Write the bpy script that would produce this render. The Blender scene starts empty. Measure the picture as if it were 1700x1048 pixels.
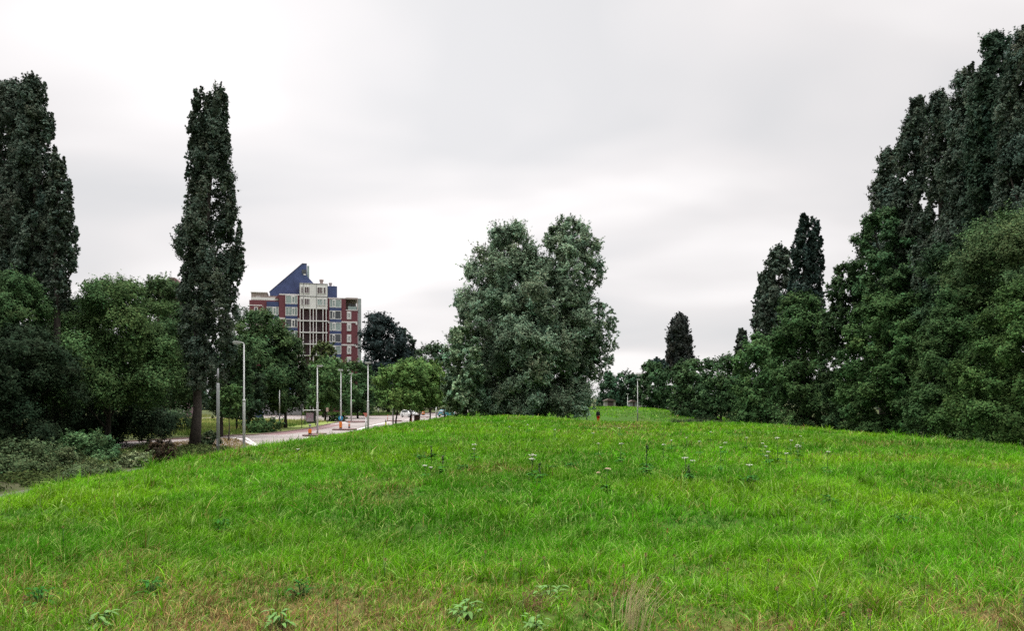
import bpy, bmesh, math, random
import numpy as np
from mathutils import Vector, Matrix
R = math.radians
random.seed(7)
rng = np.random.default_rng(11)
sc = bpy.context.scene
col = sc.collection
F = 1334.0; V0 = 659.0; CZ = 4.1          # pinhole of the photograph: focal px, horizon row, eye height

# ------------------------------------------------------------------ terrain
def sm(t):
    t = np.clip(t, 0, 1); return t*t*(3-2*t)
def hgt(x, y):
    x = np.asarray(x, float); y = np.asarray(y, float)
    H = np.interp(y, [0,8,16,45,62,80,105,125,140], [2.55,2.6,2.72,2.72,2.55,2.1,1.15,.45,0.3])
    H2 = np.interp(y, [0,8,16,42,50,60,80,100,112,140], [2.55,2.6,2.70,2.62,2.36,2.0,1.40,.80,.5,.2])
    k = sm((x-1)/7); H = H*(1-k)+H2*k
    xl = np.interp(y, [0,13,20,45,58,70,110], [-6.3,-5.9,-5.6,-4.2,-3.0,-1,2])
    wl = np.interp(y, [0,40,60,200], [12,12,12.,14])
    L = 1-sm((xl-x)/wl)
    xr = np.interp(y, [0,25,45,60,75,110], [12.0,12.6,13,12.5,12,16])
    wr = np.interp(y, [0,40,60,110], [12,12,12,16])
    Rr = 1-sm((x-xr)/wr)
    h = H*L*Rr
    m = 2.0*sm((y-108)/40)*(1-sm((y-160)/60))*sm((x+14)/14)*(1-sm((x-23)/17))
    return np.maximum(h, m)
def lat(nx, ny, seed):
    return np.random.default_rng(seed).random((nx, ny))
_L = {s: lat(64, 64, s) for s in range(8)}
def vnoise(x, y, s):
    g = _L[s % 8]
    xi = np.floor(x).astype(int); yi = np.floor(y).astype(int)
    fx = x-xi; fy = y-yi; fx = fx*fx*(3-2*fx); fy = fy*fy*(3-2*fy)
    a = g[xi % 64, yi % 64]; b = g[(xi+1) % 64, yi % 64]; c = g[xi % 64, (yi+1) % 64]; d = g[(xi+1) % 64, (yi+1) % 64]
    return (a*(1-fx)+b*fx)*(1-fy)+(c*(1-fx)+d*fx)*fy
def fbm(x, y, s):
    return (vnoise(x, y, s)*.5+vnoise(x*2.1+7, y*2.1+3, s+1)*.3+vnoise(x*4.3+1, y*4.3+9, s+2)*.2)
def bumps(x, y):
    return (fbm(np.asarray(x)*.5+40, np.asarray(y)*.5+40, 3)-.5)*.22*np.clip(hgt(x, y)*2, 0, 1)
def ground_z(x, y):
    return float(hgt(x, y)+bumps(np.array([x]), np.array([y]))[0])
def wx(u, y): return (u-850)/F*y
def wz(v, y): return CZ+(V0-v)/F*y
def G(u, v):                                # point of the flat ground (z = 0) that shows at a pixel
    y = CZ*F/(v-V0); return (wx(u, y), y)

# ------------------------------------------------------------------ mesh helpers
def tag(o, label=None, cat=None, group=None, kind=None):
    if label: o['label'] = label
    if cat: o['category'] = cat
    if group: o['group'] = group
    if kind: o['kind'] = kind
    return o
def empty(name, loc, rz=0, **k):
    o = bpy.data.objects.new(name, None); col.objects.link(o)
    o.location = loc; o.rotation_euler = (0, 0, rz); o.empty_display_size = .3
    return tag(o, **k)
def link(name, me, mat, parent=None):
    o = bpy.data.objects.new(name, me); col.objects.link(o)
    if mat is not None and not me.materials: me.materials.append(mat)
    if parent: o.parent = parent
    return o
def raw_mesh(name, V, Q, tint=None, smooth=False):
    """V (n,3), Q list of arrays (m,k) of equal k"""
    me = bpy.data.meshes.new(name)
    V = np.asarray(V, np.float32)
    me.vertices.add(len(V)); me.vertices.foreach_set('co', V.ravel())
    Q = Q if isinstance(Q, list) else [Q]
    idx = np.concatenate([q.ravel() for q in Q]).astype(np.int32)
    tot = np.concatenate([np.full(len(q), q.shape[1]) for q in Q]).astype(np.int32)
    st = np.concatenate([[0], np.cumsum(tot)[:-1]]).astype(np.int32)
    me.loops.add(len(idx)); me.loops.foreach_set('vertex_index', idx)
    me.polygons.add(len(tot)); me.polygons.foreach_set('loop_start', st); me.polygons.foreach_set('loop_total', tot)
    if smooth: me.polygons.foreach_set('use_smooth', np.ones(len(tot), bool))
    me.update(calc_edges=True)
    if tint is not None:
        a = me.attributes.new('tint', 'FLOAT_COLOR', 'POINT')
        c = np.ones((len(V), 4), np.float32); c[:, :3] = np.clip(tint, 0, 1)
        a.data.foreach_set('color', c.ravel())
    return me
class MB:                                    # collects boxes, tubes and prisms into one mesh
    def __init__(s): s.bm = bmesh.new()
    def box(s, x0, x1, y0, y1, z0, z1, M=None):
        vs = [s.bm.verts.new((x, y, z)) for z in (z0, z1) for y in (y0, y1) for x in (x0, x1)]
        for f in ((0,2,3,1),(4,5,7,6),(0,1,5,4),(2,6,7,3),(0,4,6,2),(1,3,7,5)):
            s.bm.faces.new([vs[i] for i in f])
        if M: bmesh.ops.transform(s.bm, matrix=M, verts=vs)
        return s
    def tube(s, pts, rad, n=10, cap=True):
        pts = [Vector(p) for p in pts]; rings = []
        if not hasattr(rad, '__len__'): rad = [rad]*len(pts)
        for i, p in enumerate(pts):
            d = (pts[min(i+1, len(pts)-1)]-pts[max(i-1, 0)]).normalized()
            a = d.orthogonal().normalized() if i == 0 else (ax-d*ax.dot(d)).normalized()
            ax = a; b = d.cross(a)
            rings.append([s.bm.verts.new(p+(a*math.cos(2*math.pi*k/n)+b*math.sin(2*math.pi*k/n))*rad[i]) for k in range(n)])
        for r0, r1 in zip(rings, rings[1:]):
            for k in range(n):
                f = s.bm.faces.new((r0[k], r0[(k+1) % n], r1[(k+1) % n], r1[k])); f.smooth = True
        if cap:
            s.bm.faces.new(rings[0][::-1]); s.bm.faces.new(rings[-1])
        return s
    def prism(s, prof, y0, y1):              # profile in XZ extruded along Y
        a = [s.bm.verts.new((x, y0, z)) for x, z in prof]; b = [s.bm.verts.new((x, y1, z)) for x, z in prof]
        n = len(prof)
        s.bm.faces.new(a); s.bm.faces.new(b[::-1])
        for i in range(n): s.bm.faces.new((a[i], b[i], b[(i+1) % n], a[(i+1) % n]))
        return s
    def slab(s, poly, z0, z1):               # polygon in XY
        a = [s.bm.verts.new((x, y, z0)) for x, y in poly]; b = [s.bm.verts.new((x, y, z1)) for x, y in poly]
        n = len(poly)
        s.bm.faces.new(a[::-1]); s.bm.faces.new(b)
        for i in range(n): s.bm.faces.new((a[i], a[(i+1) % n], b[(i+1) % n], b[i]))
        return s
    def build(s, name, mat, parent=None, bevel=0):
        bmesh.ops.recalc_face_normals(s.bm, faces=s.bm.faces)
        if bevel: bmesh.ops.bevel(s.bm, geom=[e for e in s.bm.edges if e.calc_face_angle(0) > .6], offset=bevel, segments=2, affect='EDGES', clamp_overlap=True)
        me = bpy.data.meshes.new(name); s.bm.to_mesh(me); s.bm.free()
        return link(name, me, mat, parent)
def copy_tree(o, parent=None):
    c = o.copy(); col.objects.link(c)
    if parent: c.parent = parent
    for ch in list(o.children): copy_tree(ch, c)
    return c

# ------------------------------------------------------------------ materials
def mat(name, colr, rough=.7, var=.0, scale=3., metal=0, bump=0, spec=.3, col2=None):
    m = bpy.data.materials.new(name); m.use_nodes = True; nt = m.node_tree; b = nt.nodes['Principled BSDF']
    b.inputs['Roughness'].default_value = rough; b.inputs['Metallic'].default_value = metal
    b.inputs['Specular IOR Level'].default_value = spec
    tc = nt.nodes.new('ShaderNodeTexCoord'); no = nt.nodes.new('ShaderNodeTexNoise')
    no.inputs['Scale'].default_value = scale; no.inputs['Detail'].default_value = 6; no.inputs['Roughness'].default_value = .65
    nt.links.new(tc.outputs['Object'], no.inputs['Vector'])
    rp = nt.nodes.new('ShaderNodeValToRGB'); nt.links.new(no.outputs['Fac'], rp.inputs['Fac'])
    c2 = col2 or [c*(1-var) for c in colr]; c1 = [min(1, c*(1+var*.6)) for c in colr]
    rp.color_ramp.elements[0].position = .32; rp.color_ramp.elements[1].position = .68
    rp.color_ramp.elements[0].color = (*c2, 1); rp.color_ramp.elements[1].color = (*c1, 1)
    nt.links.new(rp.outputs['Color'], b.inputs['Base Color'])
    if bump:
        bp = nt.nodes.new('ShaderNodeBump'); bp.inputs['Strength'].default_value = bump
        nt.links.new(no.outputs['Fac'], bp.inputs['Height']); nt.links.new(bp.outputs['Normal'], b.inputs['Normal'])
    return m
def tint_mat(name, transl=.25, rough=.55, spec=.25):
    m = bpy.data.materials.new(name); m.use_nodes = True; nt = m.node_tree; b = nt.nodes['Principled BSDF']
    out = nt.nodes['Material Output']
    at = nt.nodes.new('ShaderNodeAttribute'); at.attribute_name = 'tint'
    nt.links.new(at.outputs['Color'], b.inputs['Base Color'])
    b.inputs['Roughness'].default_value = rough; b.inputs['Specular IOR Level'].default_value = spec
    tr = nt.nodes.new('ShaderNodeBsdfTranslucent'); nt.links.new(at.outputs['Color'], tr.inputs['Color'])
    mx = nt.nodes.new('ShaderNodeMixShader'); mx.inputs[0].default_value = transl
    nt.links.new(b.outputs[0], mx.inputs[1]); nt.links.new(tr.outputs[0], mx.inputs[2]); nt.links.new(mx.outputs[0], out.inputs[0])
    return m
M_leaf = tint_mat('leaf', .13, .75, .03)
M_grass = tint_mat('grass', .22, .8, .0)
M_bark = mat('bark', (.055,.045,.04), .9, .5, 6, bump=.4)
M_steel = mat('galvanised_steel', (.50,.51,.50), .55, .2, 8, metal=.1)
M_darksteel = mat('dark_steel', (.05,.05,.055), .5, .2, 8)
M_white = mat('white_paint', (.72,.72,.70), .5, .08, 2)
M_red = mat('red_brick', (.17,.05,.058), .85, .25, 1.5)
M_blue = mat('blue_panel', (.06,.085,.19), .5, .3, .6)
M_beige = mat('beige_render', (.36,.31,.28), .8, .15, .8)
M_glass = mat('window_glass', (.07,.08,.09), .08, .5, .5, spec=.9)
M_curtain = mat('curtained_glass', (.30,.38,.36), .25, .3, .7, spec=.6)
M_loggia = mat('loggia_brick', (.13,.085,.095), .8, .4, .9)
M_grey = mat('grey_concrete', (.22,.22,.23), .85, .25, 1.2)
M_orange = mat('orange_plastic', (.75,.22,.03), .5, .1, 3)
M_sign = mat('sign_blue', (.02,.22,.42), .4, .05, 3)
M_tyre = mat('rubber', (.02,.02,.02), .8, .2, 3)

# ------------------------------------------------------------------ world, sun, camera
EL, AZ = 68, 275       # sun elevation, compass-like azimuth the light comes from (behind left)
w = bpy.data.worlds.new('World'); sc.world = w; w.use_nodes = True; nt = w.node_tree
for n in list(nt.nodes): nt.nodes.remove(n)
N = nt.nodes.new; Lk = nt.links.new
out = N('ShaderNodeOutputWorld')
sky = N('ShaderNodeTexSky'); sky.sky_type = 'NISHITA'; sky.sun_disc = False
sky.sun_elevation = R(EL); sky.sun_rotation = R(AZ)
bg1 = N('ShaderNodeBackground'); bg1.inputs['Strength'].default_value = .06; Lk(sky.outputs[0], bg1.inputs['Color'])
tc = N('ShaderNodeTexCoord'); sep = N('ShaderNodeSeparateXYZ'); Lk(tc.outputs['Generated'], sep.inputs[0])
def mth(op, a, b=None, c=None):
    n = N('ShaderNodeMath'); n.operation = op
    for i, q in enumerate((a, b, c)):
        if q is None: continue
        if isinstance(q, (int, float)): n.inputs[i].default_value = q
        else: Lk(q, n.inputs[i])
    return n.outputs[0]
zz = mth('MAXIMUM', sep.outputs['Z'], 0.0)
den = mth('ADD', zz, .22)
cx = mth('DIVIDE', sep.outputs['X'], den); cy = mth('DIVIDE', sep.outputs['Y'], den)
cmb = N('ShaderNodeCombineXYZ'); Lk(cx, cmb.inputs[0]); Lk(cy, cmb.inputs[1])
mp = N('ShaderNodeMapping'); mp.inputs['Scale'].default_value = (.75, 1.0, 1); mp.inputs['Location'].default_value = (3.6, 1.3, 0); mp.inputs['Rotation'].default_value = (0,0,R(-18))
Lk(cmb.outputs[0], mp.inputs[0])
n1 = N('ShaderNodeTexNoise'); n1.inputs['Scale'].default_value = 1.35; n1.inputs['Detail'].default_value = 3.5; n1.inputs['Roughness'].default_value = .42; n1.inputs['Distortion'].default_value = .35
Lk(mp.outputs[0], n1.inputs['Vector'])
rp = N('ShaderNodeValToRGB'); Lk(n1.outputs['Fac'], rp.inputs['Fac'])
e = rp.color_ramp.elements
e[0].position = .34; e[0].color = (.705,.70,.71,1); e[1].position = .64; e[1].color = (.95,.92,.915,1)
k = rp.color_ramp.elements.new(.5); k.color = (.81,.785,.785,1)
mr = N('ShaderNodeMapRange'); mr.inputs['From Min'].default_value = .46; mr.inputs['From Max'].default_value = .95
mr.inputs['To Min'].default_value = 1.0; mr.inputs['To Max'].default_value = 7.0; Lk(zz, mr.inputs['Value'])
bg2 = N('ShaderNodeBackground'); Lk(rp.outputs['Color'], bg2.inputs['Color']); Lk(mr.outputs[0], bg2.inputs['Strength'])
def lobe(dx, dy, dz, pw, amt):              # a brighter break in the cloud
    l = math.sqrt(dx*dx+dy*dy+dz*dz); v = N('ShaderNodeVectorMath'); v.operation = 'DOT_PRODUCT'; Lk(tc.outputs['Generated'], v.inputs[0]); v.inputs[1].default_value = (dx/l, dy/l, dz/l)
    return mth('MULTIPLY', mth('POWER', mth('MAXIMUM', v.outputs['Value'], 0.0), pw), amt)
brk = mth('ADD', lobe(-.06, 1, .40, 22, .20), lobe(-.40, 1, .50, 60, .16))
brk = mth('MULTIPLY', brk, mth('ADD', n1.outputs['Fac'], .45))
back = N('ShaderNodeMapRange'); back.inputs['From Min'].default_value = -.25; back.inputs['From Max'].default_value = .25; back.inputs['To Min'].default_value = .52; back.inputs['To Max'].default_value = 1.0
Lk(mth('ADD', sep.outputs['Y'], mth('MULTIPLY', zz, .45)), back.inputs['Value'])   # made-up dimming of the unseen sky behind the viewer, cuts frontal fill
Lk(mth('MULTIPLY', mth('ADD', mr.outputs[0], brk), back.outputs[0]), bg2.inputs['Strength'])
ms = N('ShaderNodeMixShader'); ms.inputs[0].default_value = .93
Lk(bg1.outputs[0], ms.inputs[1]); Lk(bg2.outputs[0], ms.inputs[2]); Lk(ms.outputs[0], out.inputs['Surface'])
sd = bpy.data.lights.new('sun', 'SUN'); sd.energy = 1.8; sd.angle = R(20); sd.color = (1, .96, .9)
so = bpy.data.objects.new('sun', sd); col.objects.link(so)
a = R(AZ); dirv = Vector((math.sin(a)*math.cos(R(EL)), math.cos(a)*math.cos(R(EL)), math.sin(R(EL))))
so.rotation_euler = dirv.to_track_quat('Z', 'Y').to_euler(); so.location = (0, 0, 40)
cam = bpy.data.cameras.new('camera'); co = bpy.data.objects.new('camera', cam); col.objects.link(co)
co.location = (0, 0, CZ); co.rotation_euler = (R(90), 0, 0)
cam.sensor_width = 36; cam.lens = F/1700*36; cam.shift_y = (V0-524)/1700; cam.clip_end = 9000; cam.clip_start = .1
sc.camera = co
sc.view_settings.view_transform = 'Standard'; sc.view_settings.look = 'None'; sc.view_settings.exposure = .12; sc.view_settings.gamma = 1
cy_ = sc.cycles; cy_.max_bounces = 6; cy_.diffuse_bounces = 3; cy_.glossy_bounces = 2; cy_.transmission_bounces = 3; cy_.transparent_max_bounces = 4
cy_.use_denoising = False; cy_.denoiser = 'OPENIMAGEDENOISE'; cy_.denoising_input_passes = 'RGB_ALBEDO_NORMAL'; cy_.denoising_prefilter = 'ACCURATE'

# ------------------------------------------------------------------ ground sheet
def axis(dense0, dense1, step, lim0, lim1):
    a = list(np.arange(dense0, dense1+.01, step)); s = step; x = a[-1]
    while x < lim1: s *= 1.22; x += s; a.append(x)
    s = step; x = a[0]; b = []
    while x > lim0: s *= 1.22; x -= s; b.append(x)
    return np.array(b[::-1]+a)
gx = axis(-32, 42, .45, -1400, 1400); gy = axis(-2, 70, .45, -300, 1500)
X, Y = np.meshgrid(gx, gy, indexing='ij'); Z = hgt(X, Y)+bumps(X, Y)
nx, ny = X.shape
ii = (np.arange(nx-1)[:, None]*ny+np.arange(ny-1)[None, :]).ravel()
Q = np.stack([ii, ii+ny, ii+ny+1, ii+1], 1)
def mix3(a, b, t): return np.asarray(a)[None]*(1-t[:, None])+np.asarray(b)[None]*t[:, None]
def meadow_colour(x, y):
    """the field's own colour: dry straw patches, lush patches, in between"""
    lush = fbm(x*.22+5, y*.22+5, 1); dry = fbm(x*.55+20, y*.55+2, 4)
    near = np.clip((7.6-y)/2.2, 0, 1)
    d = np.clip((dry-.58)*4, 0, 1)*.5+near*np.clip((dry-.24)*2.6, 0, 1)
    trod = np.exp(-((x-(.125*y+.6))/(.5+.022*y))**2)*sm((y-22)/12)*np.clip((dry-.2)*3, 0, 1)*(1-sm((y-50)/20))*.6
    return np.clip(lush, 0, 1), np.clip(d+trod, 0, 1)
xf, yf = X.ravel(), Y.ravel()
lu, dr = meadow_colour(xf, yf)
onm = np.clip(Z.ravel()*3, 0, 1)
c = mix3((.028,.062,.006), (.034,.092,.006), lu); c = c*(1-dr[:, None]*.8)+np.array((.10,.065,.03))*dr[:, None]*.8
rough = mix3((.035,.045,.018), (.07,.085,.03), fbm(xf*.4, yf*.4, 2))
c = rough*(1-onm[:, None])+c*onm[:, None]
tree_shade = sm((xf-19)/5)*(yf > 15)*(yf < 102)*(1-sm((Z.ravel()-.9)/.8))  # contact shade under the right-hand trees, painted into the ground as dark brown
c = c*(1-tree_shade[:, None])+np.array((.03,.025,.014))*tree_shade[:, None]
dark_left = sm((-xf-20)/3)*(yf < 60)*(yf > 10); c = c*(1-dark_left[:, None]*.6)+np.array((.035,.03,.018))*dark_left[:, None]*.6  # darker brown on the left-hand ground
bare = np.clip(1.2-np.hypot((xf+25.5)/5.5, (yf-71)/13), 0, 1)*(1-onm)      # dry brown corner by the bend
c = c*(1-bare[:, None])+np.array((.25,.16,.08))*bare[:, None]
verge = np.clip(1.3-np.hypot((xf+46)/22, (yf-125)/38), 0, 1)
verge = np.clip(verge*2, 0, 1)*(1-onm)
c = c*(1-verge[:, None])+np.array((.15,.19,.05))*verge[:, None]
M_ground = bpy.data.materials.new('ground'); M_ground.use_nodes = True; nt = M_ground.node_tree; b = nt.nodes['Principled BSDF']
at = nt.nodes.new('ShaderNodeAttribute'); at.attribute_name = 'tint'; tcg = nt.nodes.new('ShaderNodeTexCoord')
nn = nt.nodes.new('ShaderNodeTexNoise'); nn.inputs['Scale'].default_value = 5; nn.inputs['Detail'].default_value = 8; nn.inputs['Roughness'].default_value = .75
nt.links.new(tcg.outputs['Object'], nn.inputs['Vector'])
rr = nt.nodes.new('ShaderNodeMapRange'); rr.inputs['From Min'].default_value = .3; rr.inputs['From Max'].default_value = .7; rr.inputs['To Min'].default_value = .5; rr.inputs['To Max'].default_value = 1.5
nt.links.new(nn.outputs['Fac'], rr.inputs['Value'])
vm = nt.nodes.new('ShaderNodeVectorMath'); vm.operation = 'SCALE'; nt.links.new(at.outputs['Color'], vm.inputs[0]); nt.links.new(rr.outputs[0], vm.inputs['Scale'])
nt.links.new(vm.outputs[0], b.inputs['Base Color']); b.inputs['Roughness'].default_value = .95; b.inputs['Specular IOR Level'].default_value = .1
bp = nt.nodes.new('ShaderNodeBump'); bp.inputs['Strength'].default_value = .6; nt.links.new(nn.outputs['Fac'], bp.inputs['Height']); nt.links.new(bp.outputs['Normal'], b.inputs['Normal'])
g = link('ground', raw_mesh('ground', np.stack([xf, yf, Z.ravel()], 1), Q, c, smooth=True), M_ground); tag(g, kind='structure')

# ------------------------------------------------------------------ road, kerbs, markings
def brick_mat(name, c1, c2, mortar, scale):
    m = bpy.data.materials.new(name); m.use_nodes = True; nt = m.node_tree; b = nt.nodes['Principled BSDF']
    tc = nt.nodes.new('ShaderNodeTexCoord'); br = nt.nodes.new('ShaderNodeTexBrick'); br.inputs['Scale'].default_value = scale
    br.inputs['Color1'].default_value = (*c1, 1); br.inputs['Color2'].default_value = (*c2, 1); br.inputs['Mortar'].default_value = (*mortar, 1)
    no = nt.nodes.new('ShaderNodeTexNoise'); no.inputs['Scale'].default_value = .7; no.inputs['Detail'].default_value = 7
    mx = nt.nodes.new('ShaderNodeMix'); mx.data_type = 'RGBA'; mx.blend_type = 'MULTIPLY'; mx.inputs[0].default_value = .55
    nt.links.new(tc.outputs['Object'], br.inputs['Vector']); nt.links.new(tc.outputs['Object'], no.inputs['Vector'])
    rp = nt.nodes.new('ShaderNodeValToRGB'); rp.color_ramp.elements[0].position = .3; rp.color_ramp.elements[1].position = .65
    rp.color_ramp.elements[0].color = (.55,.53,.53,1); rp.color_ramp.elements[1].color = (1,1,1,1)
    nt.links.new(no.outputs['Fac'], rp.inputs['Fac'])
    nt.links.new(br.outputs['Color'], mx.inputs[6]); nt.links.new(rp.outputs['Color'], mx.inputs[7]); nt.links.new(mx.outputs[2], b.inputs['Base Color'])
    b.inputs['Roughness'].default_value = .85
    return m
M_road = brick_mat('paving_brick', (.27,.235,.22), (.23,.20,.19), (.17,.15,.145), 4)
M_lane = brick_mat('red_paving_brick', (.19,.105,.105), (.16,.09,.095), (.10,.07,.07), 4)
M_path = mat('path_asphalt', (.16,.14,.14), .9, .3, 2)
M_mark = mat('road_paint', (.78,.77,.73), .6, .15, 5)
M_kerb = mat('kerb_stone', (.13,.085,.075), .85, .3, 3)
def spline(pts, n=8):
    out = []
    P = [Vector((p[0], p[1], 0)) for p in pts]
    for i in range(len(P)-1):
        p0 = P[max(i-1, 0)]; p1 = P[i]; p2 = P[i+1]; p3 = P[min(i+2, len(P)-1)]
        for k in range(n):
            t = k/n
            q = .5*((2*p1)+(p2-p0)*t+(2*p0-5*p1+4*p2-p3)*t*t+(3*p1-p0-3*p2+p3)*t**3)
            out.append((q.x, q.y))
    out.append((P[-1].x, P[-1].y)); return out
def ribbon(a, b, z, name, mt, kind='structure'):
    n = len(a); V = [(x, y, z) for x, y in a]+[(x, y, z) for x, y in b]
    Q = np.array([(i, n+i, n+i+1, i+1) for i in range(n-1)])
    o = link(name, raw_mesh(name, V, Q), mt); tag(o, kind=kind); return o
def strip(pts, wd):
    a, b = [], []
    for i, p in enumerate(pts):
        q0 = pts[max(i-1, 0)]; q1 = pts[min(i+1, len(pts)-1)]
        dx, dy = q1[0]-q0[0], q1[1]-q0[1]; l = math.hypot(dx, dy) or 1
        a.append((p[0]-dy/l*wd/2, p[1]+dx/l*wd/2)); b.append((p[0]+dy/l*wd/2, p[1]-dx/l*wd/2))
    return a, b
Lk_ = spline([(-42,66.5),(-36,71),(-31.5,78),(-29,84), G(430,722.5), G(500,714.5), G(550,704.5), G(566,701)])
Rk_ = spline([(-20.5,20),(-20.2,40),(-19.3,58),(-16.6,75),(-15.4,88),(-15,104),(-14,122),(-12.6,140)])
Lk2 = spline([(-60,173),(-45,171),(-34,170),(-26.5,172), (-22,189),(-17.3,222),(-10,270),(6,330)])
Rk2 = spline([(-12.6,140),(-11.6,160),(-9,190),(-4,225),(4,270),(20,330)])
road_poly = [(-32,64.5),(-25,61),(-21.4,57)] + [p for p in Rk_ if p[1] > 59] + Rk2[1:] + Lk2[::-1] + [(-60,148),(-41,146),(-32,136)] + Lk_[::-1]
bm = bmesh.new(); vs = [bm.verts.new((x, y, .004)) for x, y in road_poly]; f = bm.faces.new(vs)
bmesh.ops.triangulate(bm, faces=[f]); bmesh.ops.recalc_face_normals(bm, faces=bm.faces)
me = bpy.data.meshes.new('road'); bm.to_mesh(me); bm.free(); tag(link('road', me, M_road), kind='structure')
a, b = strip(spline([(-33,67.5),(-45,67),(-60,64),(-95,58)]), 6); ribbon(a, b, .006, 'side_road', M_path)
a, b = strip(spline([(-20.8,18),(-20.8,34),(-20.9,44),(-20.8,55)]), 1.1); ribbon(a, b, .006, 'footpath', mat('footpath_earth', (.085,.075,.065), .95, .4, 2))
ln = [(x+1.1, y) for x, y in Lk_ if 86 < y < 122]; a, b = strip(ln, 2.0); ribbon(a, b, .008, 'cycle_lane', M_lane)
# markings
marks = [([G(408,727.5), G(437,747)], .22), ([G(404,731), G(430,744)], .16), ([G(383,726.5), G(402,730)], .16),
         (spline([G(492,738), G(495,733), G(501,729.5), G(512,727)]), .2), (spline([G(497,738), G(505,731), G(519,727.5), G(530,726)]), .2),
         (spline([G(655,699.5), G(620,706.5), G(592,714)]), .3), (spline([G(725,692.5), G(690,695.5), G(672,697.5)]), .28),
         (spline([G(540,706), G(560,703.8), G(590,700.5)]), .22), (spline([G(455,724), G(480,723.7), G(505,722.5)]), .14)]
for pts, wd in marks:
    a, b = strip(pts, wd); ribbon(a, b, .012, 'road_marking', M_mark)
# kerbs: real steps, the verge side of the carriageway
def kerb(pts):
    a, b = strip(pts, .22); m = MB()
    V = []; n = len(a)
    for x, y in a: V.append((x, y, -.05)); V.append((x, y, .13))
    for x, y in b: V.append((x, y, -.05)); V.append((x, y, .13))
    Q = []
    for i in range(n-1):
        A0, A1, B0, B1 = 2*i, 2*i+1, 2*n+2*i, 2*n+2*i+1
        Q += [(A0, A0+2, A1+2, A1), (A1, A1+2, B1+2, B1), (B1, B1+2, B0+2, B0)]
    tag(link('kerb', raw_mesh('kerb', V, np.array(Q)), M_kerb), kind='structure')
kerb(Lk_); kerb(Lk2); kerb([p for p in Rk_ if p[1] > 58]); kerb(Rk2)
def island(cx, cy, lx, ly, rot):
    pts = []
    for k in range(20):
        t = 2*math.pi*k/20; x = lx*math.cos(t); y = ly*math.sin(t); c_, s_ = math.cos(rot), math.sin(rot)
        pts.append((cx+x*c_-y*s_, cy+x*s_+y*c_))
    o = MB().slab(pts, -.02, .15).build('traffic_island', M_kerb); tag(o, kind='structure')
    inn = [(cx+(x-cx)*.86, cy+(y-cy)*.86) for x, y in pts]
    o = MB().slab(inn, .1, .156).build('island_paving', M_lane); tag(o, kind='structure')
for (u, v, lx, ly, rt) in ((520,724.3,1.1,1.2,0), (528,722,.9,1.2,0), (572,714.3,1.5,1.7,0), (593,701.5,1.7,2.6,0), (655,700,1.2,2.2,0), (703,693.6,1.1,2.5,0)):
    x, y = G(u, v); island(x, y, lx, ly, rt)

# ------------------------------------------------------------------ foliage
def trunk_mesh(pts, rad, limbs):
    m = MB(); m.tube(pts, rad, 9)
    for lp, lr in limbs: m.tube(lp, lr, 6)
    return m
def leaves(centres, cdir, size, colr, var, upb, rg):
    """centres (n,3); cdir outward direction; returns verts, quads, tint"""
    n = len(centres)
    nrm = cdir*1.0+rg.normal(size=(n, 3))*.36; nrm[:, 2] += upb
    nrm /= np.linalg.norm(nrm, axis=1)[:, None]+1e-9
    t = np.cross(nrm, rg.normal(size=(n, 3))); t /= np.linalg.norm(t, axis=1)[:, None]+1e-9
    b = np.cross(nrm, t)
    s = size*rg.uniform(.6, 1.35, n)[:, None]
    V = np.stack([centres-t*s*.62, centres-b*s*.36+nrm*s*.06, centres+t*s*.62, centres+b*s*.36+nrm*s*.06], 1).reshape(-1, 3)
    Q = np.arange(4*n).reshape(n, 4)
    cc = np.asarray(colr)
    if cc.ndim == 1: cc = np.tile(cc, (n, 1))
    k = 1+rg.normal(size=n)*var
    cc = cc*np.clip(k, .35, 2)[:, None]
    cc[:, 0] *= 1+rg.normal(size=n)*.10
    return V, Q, np.repeat(np.clip(cc, .004, .9), 4, 0)
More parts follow.
